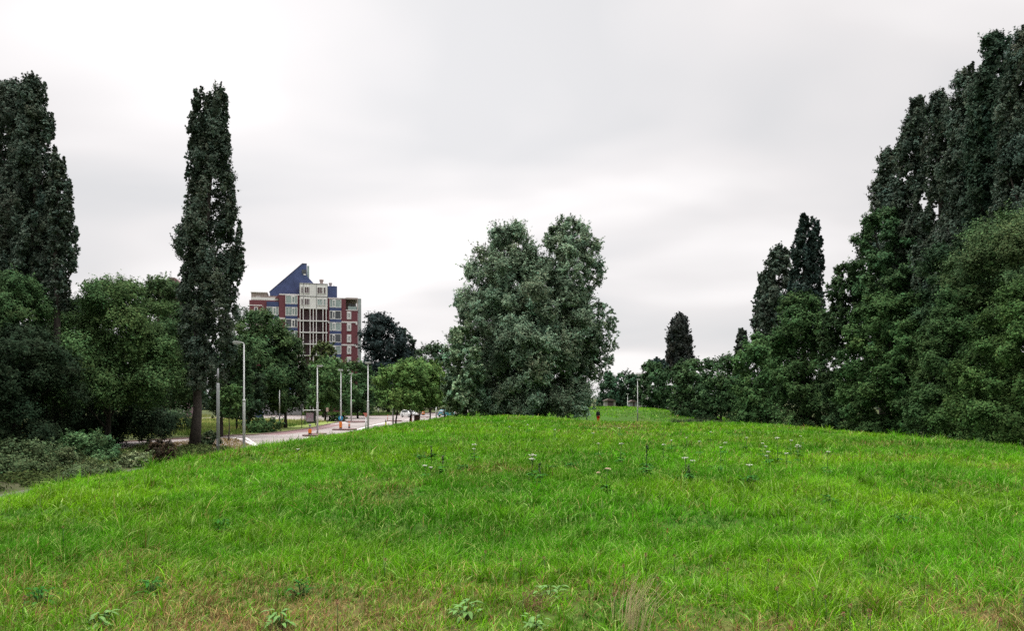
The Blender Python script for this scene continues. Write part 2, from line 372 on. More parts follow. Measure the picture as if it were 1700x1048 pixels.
def crown_points(stacks, y, rg, cs, elong, k_leaf, sub_r, lean=0, squash=1.0):
    """stacks: outlines [(v,uL,uR)...] at distance y -> crown volume; returns leaf centres etc and clump centres"""
    P, D, CI, CC = [], [], [], []
    ci = 0
    for st in stacks:
        dens = 1.0
        if isinstance(st, tuple): st, dens = st
        st = sorted(st)
        v = np.array([s[0] for s in st], float); uL = np.array([s[1] for s in st], float); uR = np.array([s[2] for s in st], float)
        vv = np.linspace(v[0], v[-1], 80); wl = np.interp(vv, v, uR-uL)
        A = float(np.sum((wl[1:]+wl[:-1])*.5*np.diff(vv)))*.36                              # px area in the rendered frame
        z = wz(vv, y); r = wl/2/F*y*(1.0 if elong > 2 else 1.04); xc = wx((np.interp(vv, v, uL)+np.interp(vv, v, uR))/2, y)
        rm = np.max(r); rc0 = cs*rm
        H = z[0]-z[-1]
        area = 2*math.pi*np.mean(r)*H+math.pi*rm*rm
        nc = int(np.clip(area/(math.pi*rc0*rc0*elong)*(1.25 if elong > 2 else 1.15), 18, 420))
        pr = (r+rm*.15); pr /= pr.sum()
        kk = rg.choice(80, nc, p=pr); tz = z[kk]+rg.uniform(-.5, .5, nc)*H/80
        rr = r[kk]; rc = np.minimum(rc0*rg.uniform(.55, 1.25, nc), rr*.8+.12)
        rho = rg.random(nc)**(.5 if elong > 2 else .42)*np.maximum(rr-rc*.75, 0)
        ang = rg.uniform(0, 2*math.pi, nc)
        # the first few clumps sit right at the top
        C = np.stack([xc[kk]+rho*np.cos(ang), y+rho*np.sin(ang)*squash, np.clip(tz, z[-1]+rc*.7, z[0]-rc*elong*.9)], 1)
        axis_ = np.stack([xc[kk], np.full(nc, y), C[:, 2]-rm*.3], 1)
        nl = int(np.clip(A*k_leaf*dens, 700, 135000))
        nsub = max(6, int(nl/nc/14))
        w_ = rc**2; w_ /= w_.sum()
        sidx = rg.choice(nc, nsub*nc, p=w_)
        d = rg.normal(size=(len(sidx), 3)); d[:, 2] += .35
        d /= np.linalg.norm(d, axis=1)[:, None]
        out_ = C[sidx]-axis_[sidx]; out_ /= np.linalg.norm(out_, axis=1)[:, None]+1e-6
        d = d+out_*.45; d /= np.linalg.norm(d, axis=1)[:, None]
        sr = rc[sidx]*rg.uniform(.35, 1.08, len(sidx))
        S = C[sidx]+d*sr[:, None]*np.array((1, 1, elong))
        nl = int(nl*2.3); lidx = rg.integers(0, len(sidx), nl)
        sg = sub_r*rc0*.75
        Lp = S[lidx]+rg.normal(size=(nl, 3))*sg*np.array((.5, .5, .5))
        Ld = d[lidx]*.8+out_[lidx]*.2
        # twig sprays reach past the boughs and break the outline
        ns = int(nl*.16); nsp = max(4, ns//16); sp = rg.integers(0, len(sidx), nsp); k_ = rg.integers(0, nsp, ns); j_ = sp[k_]
        sdir = d[sp]+rg.normal(size=(nsp, 3))*.3+np.array((.12, 0, .35 if elong < 2 else .9)); sdir /= np.linalg.norm(sdir, axis=1)[:, None]
        tt = rg.random(ns)**.8
        Lp[:ns] = S[j_]+sdir[k_]*(tt*np.minimum(rc[sidx[j_]]*(.7 if elong < 1.05 else 1.1), (.013 if 1.05 < elong < 2 else .008)*y+.2))[:, None]+rg.normal(size=(ns, 3))*sg*.16; Ld[:ns] = d[j_]; lidx[:ns] = j_
        keep = (Lp[:, 1] < y+rm*.35) | (rg.random(nl) < .5)
        inner = np.zeros(nl, bool); own = sidx[lidx]          # leaves crowd the outside of the boughs, few grow in the shaded inside
        for j in range(nc):
            q = (Lp-C[j])/np.array((1, 1, elong)); inner |= ((q*q).sum(1) < (rc[j]*(.78 if elong > 2 else .84))**2) & (own != j)
        keep &= ~inner | (rg.random(nl) < .26)
        Lp, Ld, lidx = Lp[keep], Ld[keep], lidx[keep]
        P.append(Lp); D.append(Ld); CI.append(sidx[lidx]+ci); CC.append(np.c_[C, rc]); ci += nc
    return np.concatenate(P), np.concatenate(D), np.concatenate(CI), np.concatenate(CC)
def tree(name, label, cat, stacks, y, colr, kind='round', group=None, trunk_u=None, seed=0, tr=None, leaf_px=1.95, dens=1.0, k_leaf=5.0, var=.22, barkm=None, cs=None, show_trunk=True):
    rg = np.random.default_rng(1000+seed)
    if isinstance(stacks[0], tuple) and isinstance(stacks[0][0], (int, float)): stacks = [stacks]
    st0 = stacks[0]; st0 = st0[0] if isinstance(st0, tuple) else st0
    vtop = min(s[0] for s in st0); vbot = max(s[0] for s in st0)
    ub = [s for s in st0 if s[0] == vbot][0]; ut = [s for s in st0 if s[0] == vtop][0]
    if kind == 'poplar':                     # upswept plumes that reach past the body of the crown
        extra = []
        for st in list(stacks):
            s_ = sorted(st); v_ = [q[0] for q in s_]; hh = v_[-1]-v_[0]
            for k in range(9 if y < 90 else 6):
                t = (k+.6*rg.random())/9*.62; vt = v_[0]+t*hh; h_ = hh*rg.uniform(.10, .20); vm_ = vt+h_*.7
                L_ = np.interp(vm_, v_, [q[1] for q in s_]); R_ = np.interp(vm_, v_, [q[2] for q in s_]); wd_ = (R_-L_)*.13+3
                cx_ = L_+wd_ if k % 2 else R_-wd_
                cx_ += rg.uniform(-.06, .06)*(R_-L_); ln_ = wd_*.5
                extra.append([(vt, cx_+ln_-1.5, cx_+ln_+1.5), (vt+h_*.35, cx_-wd_*.3+ln_*.5, cx_+wd_*.8+ln_*.5), (vt+h_*.75, cx_-wd_, cx_+wd_), (vt+h_, cx_-wd_*.8, cx_+wd_*.8)])
        s_ = sorted(stacks[0]); W_ = max(q[2]-q[1] for q in s_); hh = s_[-1][0]-s_[0][0]; xc_ = (s_[0][1]+s_[0][2])/2; xb_ = np.interp(s_[0][0]+.2*hh, [q[0] for q in s_], [(q[1]+q[2])/2 for q in s_])
        extra.append([(s_[0][0]-.012*hh, xc_+.02*W_-1.5, xc_+.02*W_+1.5), (s_[0][0]+.05*hh, xc_-.09*W_-1, xc_+.09*W_+1), (s_[0][0]+.2*hh, xb_-.2*W_, xb_+.2*W_)])
        stacks = list(stacks)+extra
    tu = trunk_u if trunk_u is not None else (ub[1]+ub[2])/2
    bx = wx(tu, y); gz = ground_z(bx, y)
    cs_ = cs or {'round': .30 if y > 70 else .21, 'poplar': .22, 'willow': .17, 'bush': .34}[kind]
    el = {'round': .85, 'poplar': 2.05, 'willow': 1.1, 'bush': .8}[kind]
    upb = {'round': .4, 'poplar': .2, 'willow': .3, 'bush': .4}[kind]
    P, D, CI, CC = crown_points(stacks, y, rg, cs_, el, k_leaf*dens, .42 if kind != 'poplar' else .5)
    size = max(.09, leaf_px*y/803)
    # own colour differences between boughs; wider on willows, imitating lit and shaded masses
    nb = len(CC); kb = 1+rg.normal(size=nb)*(.24 if kind == 'willow' else .14 if y < 70 and kind == 'round' else .18); hue = rg.normal(size=nb)*.05
    cc = np.array(colr)[None]*kb[CI][:, None]; cc[:, 0] *= 1+hue[CI]; cc[:, 2] *= 1-hue[CI]*.5
    V, Q, T = leaves(P, D, size, cc, var, upb, rg)
    V = V-np.array((bx, y, gz))
    root = empty(name, (bx, y, gz), label=label, cat=cat, group=group)
    link('crown', raw_mesh('crown', V, Q, T), M_leaf, root)
    # trunk and limbs
    ztop = wz(vtop, y)-gz; zb = wz(vbot, y)-gz; H = ztop
    tr_ = tr or max(.07, H*.017)
    tx = wx((ut[1]+ut[2])/2, y)-bx
    top = .88 if kind == 'poplar' else .72
    pts = []; rad = []
    for i in range(9):
        t = i/8*top
        pts.append((tx*t**1.3+rg.normal()*.02*H*.15*(i > 0), rg.normal()*.02*H*.15*(i > 0), H*t-.25*(i == 0)))
        rad.append(tr_*(1.35 if i == 0 else 1)*(1-t/top*.82))
    limbs = []
    pick = rg.choice(nb, min(nb, 16 if kind in ('willow',) else 9), replace=False)
    for j in pick:
        c_ = CC[j][:3]-np.array((bx, y, gz)); zz_ = c_[2]
        s0 = min(top*.95, max(.12, (zz_-np.hypot(c_[0], c_[1])*(.9 if kind != 'poplar' else 2.2))/H))
        i0 = s0/top*8; a_ = int(i0); f_ = i0-a_
        p0 = Vector(pts[a_]).lerp(Vector(pts[min(a_+1, 8)]), f_)
        p2 = Vector(c_); pm = p0.lerp(p2, .5)+Vector((0, 0, (p2-p0).length*.06))
        r0 = tr_*.42*(1-s0*.6)
        limbs.append(([p0, pm, p2], [r0, r0*.65, r0*.22]))
    if show_trunk: trunk_mesh(pts, rad, limbs).build('trunk', barkm or M_bark, root)
    return root

# ------------------------------------------------------------------ trees (outline rows: photo row, left, right at the tree's own distance)
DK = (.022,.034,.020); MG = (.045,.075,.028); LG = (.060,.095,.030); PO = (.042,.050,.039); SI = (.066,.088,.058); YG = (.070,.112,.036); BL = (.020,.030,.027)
T = [
 # lone and left-hand poplars
 ('poplar_tree','tall lone poplar with a bare dark trunk standing beside the road bend','poplar',[[(145,352,376),(175,330,381),(215,320,380),(260,314,383),(320,309,386),(380,298,393),(400,284,398),(425,288,400),(460,300,400),(520,300,402),(580,302,392),(630,305,372),(650,308,350)],[(150,322,350),(180,316,352),(240,310,350),(300,306,350)]],61,PO,'poplar',{'trunk_u':322,'tr':.36}),
 ('poplar_tree','broad poplar cut by the left edge of the photo, with a blunt top','poplar',[(138,8,34),(170,-12,52),(260,-35,66),(360,-48,78),(450,-45,82),(520,-35,80)],61,PO,'poplar',{}),
 ('poplar_tree','tallest of the poplars clustered at the left edge, behind the round tree','poplar',[(130,40,62),(160,30,74),(220,28,90),(300,26,100),(400,22,110),(480,22,112),(520,30,108)],58,PO,'poplar',{}),
 ('poplar_tree','slimmer lower poplar leaning on the right side of the left-edge cluster','poplar',[(258,84,102),(300,80,114),(380,78,124),(410,80,131),(440,82,129),(490,78,118),(520,80,112)],56,PO,'poplar',{}),
 # left group
 ('round_tree','large round light green tree with a domed crown left of the lone poplar','tree',[(472,150,212),(490,116,256),(520,95,285),(570,78,298),(610,46,305),(645,38,300),(678,80,268)],60,(.052,.082,.034),'round',{'trunk_u':180,'dens':1.1}),
 ('round_tree','dark green round tree cut by the left edge of the photo, below the poplars','tree',[(453,-20,30),(475,-60,56),(510,-80,74),(560,-90,84),(620,-90,80),(690,-70,66)],54,(.034,.058,.026),'round',{}),
 ('broadleaf_tree','dull green tree between the domed tree and the lone poplar, seen over their shoulders','tree',[(468,250,300),(485,222,325),(520,210,345),(600,222,350),(675,240,330)],82,(.036,.056,.026),'round',{'trunk_u':267}),
 ('broadleaf_tree','second trunk from the left under the domed tree, dark crown low behind','tree',[(560,230,310),(600,215,330),(650,220,330),(682,240,320)],98,DK,'round',{'trunk_u':290,'tr':.28}),
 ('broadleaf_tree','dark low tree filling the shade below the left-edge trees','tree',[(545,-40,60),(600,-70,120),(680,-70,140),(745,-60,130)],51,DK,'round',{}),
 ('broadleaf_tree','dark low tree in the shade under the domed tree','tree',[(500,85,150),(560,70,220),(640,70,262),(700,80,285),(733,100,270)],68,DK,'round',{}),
 ('broadleaf_tree','small dark tree right of the lone poplar, trunk beside the grey pole','tree',[(560,365,415),(600,345,425),(650,342,425),(693,352,405)],82,(.032,.052,.025),'round',{'trunk_u':366,'tr':.2}),
 ('young_tree','thin young tree on the dry brown patch between the two nearest lamp posts','tree',[(640,368,398),(665,362,402),(695,372,395)],74,MG,'round',{'trunk_u':380,'tr':.07}),
 ('broadleaf_tree','large dark green tree with a sloping crown in front of the flats, left of them','tree',[(518,408,440),(535,392,468),(560,380,492),(600,370,502),(645,375,500),(690,390,480)],104,(.036,.060,.027),'round',{'trunk_u':413,'tr':.3,'dens':1.1}),
 ('broadleaf_tree','dark tree behind the nearest lamp post at the road corner','tree',[(600,375,415),(630,365,440),(670,370,440),(698,380,430)],94,DK,'round',{'trunk_u':393}),
 ('broadleaf_tree','dark verge tree whose slim trunk stands in the tall pale grass before the grey wall','tree',[(555,455,492),(580,440,506),(620,435,515),(655,440,512),(684,455,500)],106,(.030,.048,.024),'round',{'trunk_u':474,'tr':.22}),
 ('broadleaf_tree','rounded mid green tree under the balconies of the flats','tree',[(598,535,560),(612,512,580),(640,498,588),(665,500,590),(682,515,580)],136,(.045,.078,.032),'round',{'trunk_u':540}),
 ('broadleaf_tree','mid green tree under the right side of the flats, behind the lamp posts','tree',[(603,572,600),(618,558,618),(645,552,626),(672,555,626),(688,570,615)],152,(.040,.068,.031),'round',{'trunk_u':594}),
 ('broadleaf_tree','brownish tree top rising in front of the glazed balconies of the flats','tree',[(570,525,548),(590,515,560),(620,510,565),(660,510,565)],165,(.060,.072,.032),'round',{}),
 ('dark_tree','tall blackish tree directly right of the block of flats','tree',[(524,610,640),(535,600,655),(555,598,672),(585,597,682),(630,598,688),(680,605,685)],182,(.016,.022,.024),'round',{'dens':1.1}),
 ('dark_tree','narrow pointed dark tree between the blackish tree and the willow','tree',[(545,664,674),(565,658,686),(600,652,698),(660,652,700)],190,(.026,.036,.026),'round',{'cs':.34}),
 ('broadleaf_tree','dull green tree filling the gap left of the silver willow','tree',[(574,700,735),(590,682,748),(625,672,752),(675,680,748)],205,(.036,.055,.032),'round',{}),
 # street trees on the near verge
 ('street_tree','yellowish green street tree, first of the row from the road bend','street tree',[(606,664,688),(618,646,708),(640,628,715),(662,622,712),(680,640,705)],112,YG,'round',{'trunk_u':657,'tr':.13}),
 ('street_tree','yellowish green street tree beside the brown litter bin, second of the row','street tree',[(600,678,702),(615,664,722),(640,656,732),(665,658,728),(680,668,718)],116,YG,'round',{'trunk_u':681,'tr':.13}),
 ('street_tree','slim street tree standing directly right of the brown litter bin','street tree',[(610,690,716),(630,684,730),(655,682,732),(678,686,722)],118,(.062,.102,.032),'round',{'trunk_u':696,'tr':.10}),
 ('street_tree','street tree left of the parked teal car with its trunk in the short verge','street tree',[(612,704,728),(630,694,742),(655,692,748),(675,700,742)],137,(.062,.104,.032),'round',{'trunk_u':714,'tr':.14}),
 ('street_tree','last street tree of the row, its trunk in front of the teal car','street tree',[(622,725,745),(640,716,758),(662,718,762),(678,725,755)],152,(.056,.094,.032),'round',{'trunk_u':738,'tr':.14}),
 # the willow
 ('willow_tree','huge grey green willow in the middle of the field with a split top','willow',[[(377,838,876),(395,812,892),(450,770,896),(520,748,905),(600,742,905),(650,745,900),(688,790,880)],[(362,936,952),(378,905,972),(410,898,996),(440,886,1000),(480,872,998),(540,868,1000),(610,868,1000),(660,870,995),(690,885,985)],([(503,990,1006),(525,972,1028),(570,960,1028),(600,960,1022),(632,965,1000)],.55),[(432,840,930),(470,800,965),(520,790,985),(600,780,985),(660,785,985),(693,800,980)]],103,(.096,.116,.084),'willow',{'trunk_u':885,'tr':.75,'k_leaf':6.2,'leaf_px':1.7}),
 ('willow_tree','lower silvery willow skirting the left side of the huge willow','willow',[(545,752,785),(580,738,800),(630,730,805),(670,738,805),(690,750,795)],97,(.10,.126,.082),'willow',{'tr':.3,'cs':.24}),
 # far middle
 ('broadleaf_tree','far green tree right of the willow behind the low sheds','tree',[(616,1008,1032),(628,994,1048),(650,990,1056),(674,996,1050)],232,(.035,.065,.040),'round',{}),
 ('broadleaf_tree','far dark tree between the park lamp and the low white building','tree',[(624,1034,1060),(640,1028,1068),(674,1032,1066)],226,(.030,.052,.032),'round',{}),
 # right-hand row, far to near
 ('poplar_tree','far solitary slate coloured poplar with a blunt top rising over the hedge trees','poplar',[(523,1120,1134),(540,1113,1143),(575,1108,1150),(600,1106,1152),(640,1110,1150)],205,(.030,.030,.028),'poplar',{'dens':2.2,'cs':.34}),
 ('poplar_tree','short dark poplar peeping out left of the far solitary poplar','poplar',[(596,1082,1098),(612,1074,1110),(640,1072,1112)],200,BL,'poplar',{}),
 ('poplar_tree','small distant poplar tip at the far end of the right-hand tree row','poplar',[(546,1226,1236),(575,1219,1242),(610,1216,1248),(640,1216,1248)],225,(.030,.034,.028),'poplar',{}),
 ('hedge_tree','first low tree of the right-hand row, just right of the park lamp','tree',[(604,1072,1100),(620,1061,1116),(650,1056,1120),(684,1064,1118)],160,(.032,.056,.028),'round',{}),
 ('hedge_tree','bushy tree below the far solitary poplar','tree',[(598,1125,1162),(612,1112,1176),(650,1106,1180),(696,1112,1176)],132,(.036,.060,.028),'round',{}),
 ('hedge_tree','rounded tree where the far grass mound meets the right-hand row','tree',[(591,1180,1214),(610,1162,1236),(650,1152,1242),(702,1162,1232)],110,(.034,.060,.028),'round',{}),
 ('poplar_tree','leftmost of the mid-distance poplars on the right, lowest and shaggy','poplar',[(452,1264,1276),(490,1254,1292),(540,1250,1294),(600,1247,1292),(640,1250,1290)],120,PO,'poplar',{}),
 ('poplar_tree','middle one of the mid-distance poplars on the right','poplar',[(412,1288,1300),(440,1274,1312),(480,1264,1320),(540,1260,1322),(600,1262,1320)],105,PO,'poplar',{}),
 ('poplar_tree','tallest mid-distance poplar on the right with a forked spire','poplar',[[(357,1328,1338),(385,1320,1346),(430,1312,1356),(500,1306,1362),(560,1306,1366)],[(364,1344,1354),(395,1338,1364),(440,1334,1368),(500,1330,1370),(560,1330,1370)]],93,(.020,.028,.024),'poplar',{}),
 ('hedge_tree','light green bushy tree below the lowest mid-distance poplar','tree',[(556,1242,1276),(585,1225,1298),(640,1212,1305),(708,1220,1290)],90,(.042,.074,.034),'round',{}),
 ('hedge_tree','tall bushy tree below the forked poplar','tree',[(490,1312,1350),(525,1292,1378),(580,1280,1396),(650,1275,1392),(718,1290,1380)],76,(.038,.064,.030),'round',{'dens':1.1}),
 ('hedge_tree','dark pointed tree between the forked poplar and the big poplars','tree',[(441,1390,1415),(470,1376,1436),(510,1368,1450),(570,1362,1455),(640,1360,1455),(728,1372,1450)],64,(.028,.044,.024),'round',{'dens':1.1}),
 ('poplar_tree','leftmost of the big right-hand poplars, its tip the lowest of them','poplar',[(250,1460,1474),(290,1450,1482),(340,1440,1492),(390,1428,1500),(450,1422,1506),(530,1428,1500)],66,PO,'poplar',{}),
 ('poplar_tree','big right-hand poplar with a slim tip standing free, second from the sky gap','poplar',[(163,1514,1526),(195,1497,1529),(250,1484,1532),(330,1482,1540),(420,1476,1550),(530,1474,1550)],60,PO,'poplar',{}),
 ('poplar_tree','big right-hand poplar, third from the left, right of the free slim tip','poplar',[(155,1546,1562),(200,1536,1590),(280,1530,1618),(400,1522,1620),(530,1522,1610)],56,PO,'poplar',{}),
 ('poplar_tree','big right-hand poplar, fourth from the left, its top a sloping shoulder','poplar',[(112,1592,1616),(150,1577,1640),(250,1566,1660),(400,1560,1670),(520,1560,1660)],52,PO,'poplar',{}),
 ('poplar_tree','big right-hand poplar with a crooked narrow tip near the photo edge','poplar',[(58,1634,1656),(85,1626,1664),(130,1616,1676),(200,1610,1690),(320,1602,1710),(450,1600,1710),(530,1605,1700)],49,(.026,.038,.027),'poplar',{}),
 ('poplar_tree','nearest big poplar, cut by the right edge of the photo','poplar',[(48,1690,1722),(95,1666,1745),(220,1652,1770),(400,1650,1790),(530,1655,1780)],46,PO,'poplar',{}),
 ('broadleaf_tree','leafy green tree tucked under the leftmost big right-hand poplars','tree',[(352,1450,1490),(395,1418,1525),(450,1415,1545),(530,1425,1560),(600,1430,1560)],61,(.038,.066,.032),'round',{'dens':1.1}),
 ('broadleaf_tree','dark green tree tucked under the crooked poplar, above the hedge trees','tree',[(405,1560,1600),(440,1530,1640),(520,1520,1660),(600,1520,1660)],50,(.026,.044,.024),'round',{}),
 ('birch_tree','feathery olive green birch before the nearest big poplar','birch',[(358,1665,1720),(395,1600,1765),(440,1572,1785),(500,1575,1790),(560,1590,1790)],42,(.040,.056,.026),'willow',{'cs':.24}),
 ('hedge_tree','broad green tree of the near right-hand row with its skirt to the grass','tree',[(492,1450,1510),(520,1418,1542),(580,1400,1560),(650,1388,1555),(737,1405,1540)],52,(.040,.068,.030),'round',{'dens':1.15,'cs':.18}),
 ('hedge_tree','dark leafy tree of the near right-hand row, second from the photo edge','tree',[(480,1575,1640),(520,1545,1680),(600,1520,1700),(680,1500,1690),(752,1530,1690)],42,(.034,.056,.026),'round',{'dens':1.15,'cs':.18}),
 ('hedge_tree','brightest green tree of the near right-hand row, cut by the photo edge','tree',[(470,1690,1760),(520,1640,1810),(600,1600,1850),(700,1545,1850),(768,1590,1850)],34,(.036,.060,.023),'round',{'dens':1.15,'cs':.15}),
 # shrubs below the mound on the left
 ('shrub','big grey green bush in the lower left corner beyond the mound','shrub',[(738,-10,60),(760,-50,90),(812,-50,95)],41,(.045,.060,.030),'bush',{}),
 ('shrub','brownish bush in front of the dark trees, second from the left edge','shrub',[(748,75,130),(770,60,145),(800,60,140)],44,(.056,.066,.034),'bush',{}),
 ('shrub','fresh green leafy bush with a white blossom speck left of the red-brown bush','shrub',[(722,110,175),(745,100,190),(780,105,190)],49,(.050,.085,.040),'bush',{}),
 ('shrub','low pale bush with light seed heads between the green and the red-brown bushes','shrub',[(752,210,245),(765,196,256),(785,200,252)],47,(.095,.105,.060),'bush',{}),
 ('shrub','red-brown dark bush left of the lone poplar trunk','shrub',[(733,255,285),(750,244,290),(775,246,288)],50,(.034,.024,.018),'bush',{}),
 ('shrub','dark low bush between the lone poplar trunk and the grey pole','shrub',[(718,338,362),(730,330,368),(750,332,368)],66,(.028,.036,.020),'bush',{}),
 ('shrub','wide low bush hugging the footpath at the foot of the mound','shrub',[(775,110,190),(785,95,205),(808,100,200)],38.5,(.050,.062,.030),'bush',{}),
 ('shrub','dark green strip of bush along the kerb behind the road corner','shrub',[(700,405,445),(708,395,470),(722,398,468)],93,(.028,.050,.020),'bush',{}),
 ('shrub','dark hedge of bushes beyond the side road, left of the lone poplar trunk','shrub',[(684,205,300),(695,190,316),(722,195,314)],90,(.026,.038,.020),'bush',{}),
 ('shrub','small dark bush behind the road, left of the orange beacons','shrub',[(690,548,572),(697,540,578),(705,545,576)],135,(.028,.045,.022),'bush',{}),
]
for i, (nm, lb, ct, st, y, c_, kd, kw) in enumerate(T):
    if nm == 'street_tree': st = [(v, (a_+b_)/2-(b_-a_)*.62, (a_+b_)/2+(b_-a_)*.62) for v, a_, b_ in st]
    if nm == 'hedge_tree' and y < 100: c_ = (c_[0]*.88, c_[1]*.92, c_[2]*.8)
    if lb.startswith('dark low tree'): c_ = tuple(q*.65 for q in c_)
    c_ = {'poplar': (c_[0]*1.18, c_[1]*1.36, c_[2]*1.28), 'willow': (c_[0]*1.06, c_[1]*1.26, c_[2]*1.12)}.get(kd, (c_[0]*1.02, c_[1]*1.14, c_[2]*1.0))
    if nm == 'poplar_tree' and lb.startswith('big right') or 'leftmost of the big' in lb:
        v0_ = min(q[0] for q in st); st = [(v, (a_+b_)/2-(b_-a_)*.525+9*math.exp(-(v-v0_)/90), (a_+b_)/2+(b_-a_)*.525+9*math.exp(-(v-v0_)/90)) if v > v0_+10 else (v, a_+6, b_+6) for v, a_, b_ in st]
    if 'mid-distance poplar' in lb and not isinstance(st[0], list): st = [(v, (a_+b_)/2-(b_-a_)*.56, (a_+b_)/2+(b_-a_)*.56) for v, a_, b_ in st]
    c_ = tuple(q*(1.5 if y < 200 else 1.3) for q in c_)
    grp = {'poplar_tree': 'poplars', 'street_tree': 'street trees along the near verge', 'hedge_tree': 'trees of the right-hand row', 'shrub': 'shrubs beyond the mound', 'broadleaf_tree': 'broadleaf trees', 'round_tree': 'broadleaf trees', 'willow_tree': 'willows', 'dark_tree': 'dark trees right of the flats'}.get(nm)
    if kd == 'bush': kw = dict(kw, show_trunk=True, tr=.05)
    tree(nm, lb, ct, st, y, c_, kd, group=grp, seed=i, **kw)

# far woodland: one mass nobody could count
def leaf_mass(name, label, cat, n, fx, size, colr, var=.25):
    rg = np.random.default_rng(n)
    P, D = fx(rg, n)
    k = 1+(fbm(P[:, 0]*.12+9, P[:, 1]*.12+P[:, 2]*.15, 5)-.5)*1.1
    V, Q, Tt = leaves(P, D, size, np.array(colr)[None]*k[:, None], var, .5, rg)
    o = link(name, raw_mesh(name, V, Q, Tt), M_leaf); tag(o, label, cat, kind='stuff'); return o
def wood(rg, n):
    x = rg.uniform(-330, 190, n); nc = 230
    cx_ = rg.uniform(-340, 200, nc); cy_2 = rg.uniform(245, 275, nc); r_ = rg.uniform(4, 7.5, nc); hz = rg.uniform(3, 7.0, nc)
    hz = np.where((cx_ > 30) & (cx_ < 52), rg.uniform(1, 3, nc), hz)
    i = rg.integers(0, nc, n); d = rg.normal(size=(n, 3)); d[:, 1] -= .5; d /= np.linalg.norm(d, axis=1)[:, None]
    P = np.stack([cx_[i], cy_2[i], hz[i]], 1)+d*(r_[i]*rg.uniform(.75, 1.05, n))[:, None]*np.array((1, 1, .85))
    P[:, 2] = np.maximum(P[:, 2], .1); return P, d
leaf_mass('woodland', 'distant dark band of woodland closing the view behind the road and field', 'woodland', 90000, wood, .85, (.030,.048,.032))
def brush(rg, n):
    nc = 420; cx_ = rg.uniform(-46, -21.6, nc); cy_2 = rg.uniform(30, 63, nc); r_ = rg.uniform(.35, 1.0, nc)
    ok = (cx_ > -.70*cy_2-2)
    cx_, cy_2, r_ = cx_[ok], cy_2[ok], r_[ok]; i = rg.integers(0, len(cx_), n)
    d = rg.normal(size=(n, 3)); d[:, 2] = np.abs(d[:, 2]); d /= np.linalg.norm(d, axis=1)[:, None]
    return np.stack([cx_[i], cy_2[i], np.zeros(n)], 1)+d*(r_[i]*rg.uniform(.5, 1.05, n))[:, None]*np.array((1.3, 1.3, .75)), d
leaf_mass('undergrowth', 'rough brownish green undergrowth between the footpath and the left-hand trees', 'undergrowth', 70000, brush, .12, (.048,.070,.020), .3)
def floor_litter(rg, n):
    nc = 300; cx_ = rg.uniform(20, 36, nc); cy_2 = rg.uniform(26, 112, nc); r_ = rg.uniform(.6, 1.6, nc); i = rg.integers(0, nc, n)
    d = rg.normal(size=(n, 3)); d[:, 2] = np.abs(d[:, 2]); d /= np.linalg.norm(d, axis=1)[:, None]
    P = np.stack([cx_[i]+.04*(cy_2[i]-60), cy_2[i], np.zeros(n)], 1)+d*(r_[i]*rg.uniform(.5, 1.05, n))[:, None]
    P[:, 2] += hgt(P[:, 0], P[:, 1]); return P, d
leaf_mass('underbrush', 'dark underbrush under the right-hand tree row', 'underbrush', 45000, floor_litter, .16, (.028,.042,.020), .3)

# ------------------------------------------------------------------ the block of flats
D0 = 191.0; BX = lambda cx: cx*.02733-15.47; BZ = lambda cy: 38.33-cy*.02733
bl = empty('apartment_building', (wx(508, D0), D0, 0), R(14.4), label='brick and blue block of flats with a white glazed tower and a slanting blue roof', cat='building')
M_brickb = mat('dark_red_brick', (.165,.055,.065), .85, .22, 2.2)
m = MB()
m.box(BX(95), BX(341), .5, 13, 0, BZ(422)); m.box(BX(341), BX(512), 0, 14, 0, BZ(368)); m.box(BX(512), BX(750), 1.7, 14, 0, BZ(272))
m.box(BX(750), BX(905), 0, 14, 0, BZ(388)); m.box(BX(905), BX(1010), .02, 14, 0, BZ(488))
# chamfered corner pieces at the roofline
m.prism([(BX(341)-.9, BZ(400)), (BX(341)-.002, BZ(400)), (BX(341)-.002, BZ(368))], .1, 13.8)
m.build('wall', M_brickb, bl)
m = MB(); m.box(BX(108), BX(238), 1.6, 12, BZ(421.9), BZ(352)); m.box(BX(238), BX(339), 1.9, 12, BZ(421.9), BZ(376)); m.build('penthouse', M_beige, bl)
m = MB(); m.box(BX(104), BX(244), 1.3, 12.2, BZ(352), BZ(346)); m.box(BX(112), BX(335), .55, .63, BZ(418), BZ(396)); m.build('roof_edge', M_white, bl)
# top right loggia
m = MB(); m.box(BX(905), BX(1010), .1, 14, BZ(392), BZ(378)); m.box(BX(1002), BX(1010), .1, 1.5, BZ(487), BZ(392)); m.box(BX(905), BX(1001), 3, 13.9, BZ(487), BZ(392)); m.build('penthouse', M_beige, bl)
m = MB(); m.box(BX(925), BX(1000), .1, .16, BZ(487), BZ(455)); m.build('railing', M_curtain, bl)
m = MB(); m.box(BX(935), BX(960), 2.85, 2.98, BZ(485), BZ(420)); m.box(BX(968), BX(990), 2.85, 2.98, BZ(485), BZ(425)); m.build('window', M_glass, bl)
# right end balconies
m = MB(); m.box(BX(1012), BX(1040), .3, .45, 0, BZ(383)); m.box(BX(1010.1), BX(1040), .46, 9, BZ(389), BZ(383))
for k in range(11): m.box(BX(1010.1), BX(1038), .46, 8.6, BZ(480+102*k)-.12, BZ(480+102*k)+.12)
m.build('balcony_stack', mat('pale_teal_panel', (.34,.38,.37), .6, .25, .5), bl)
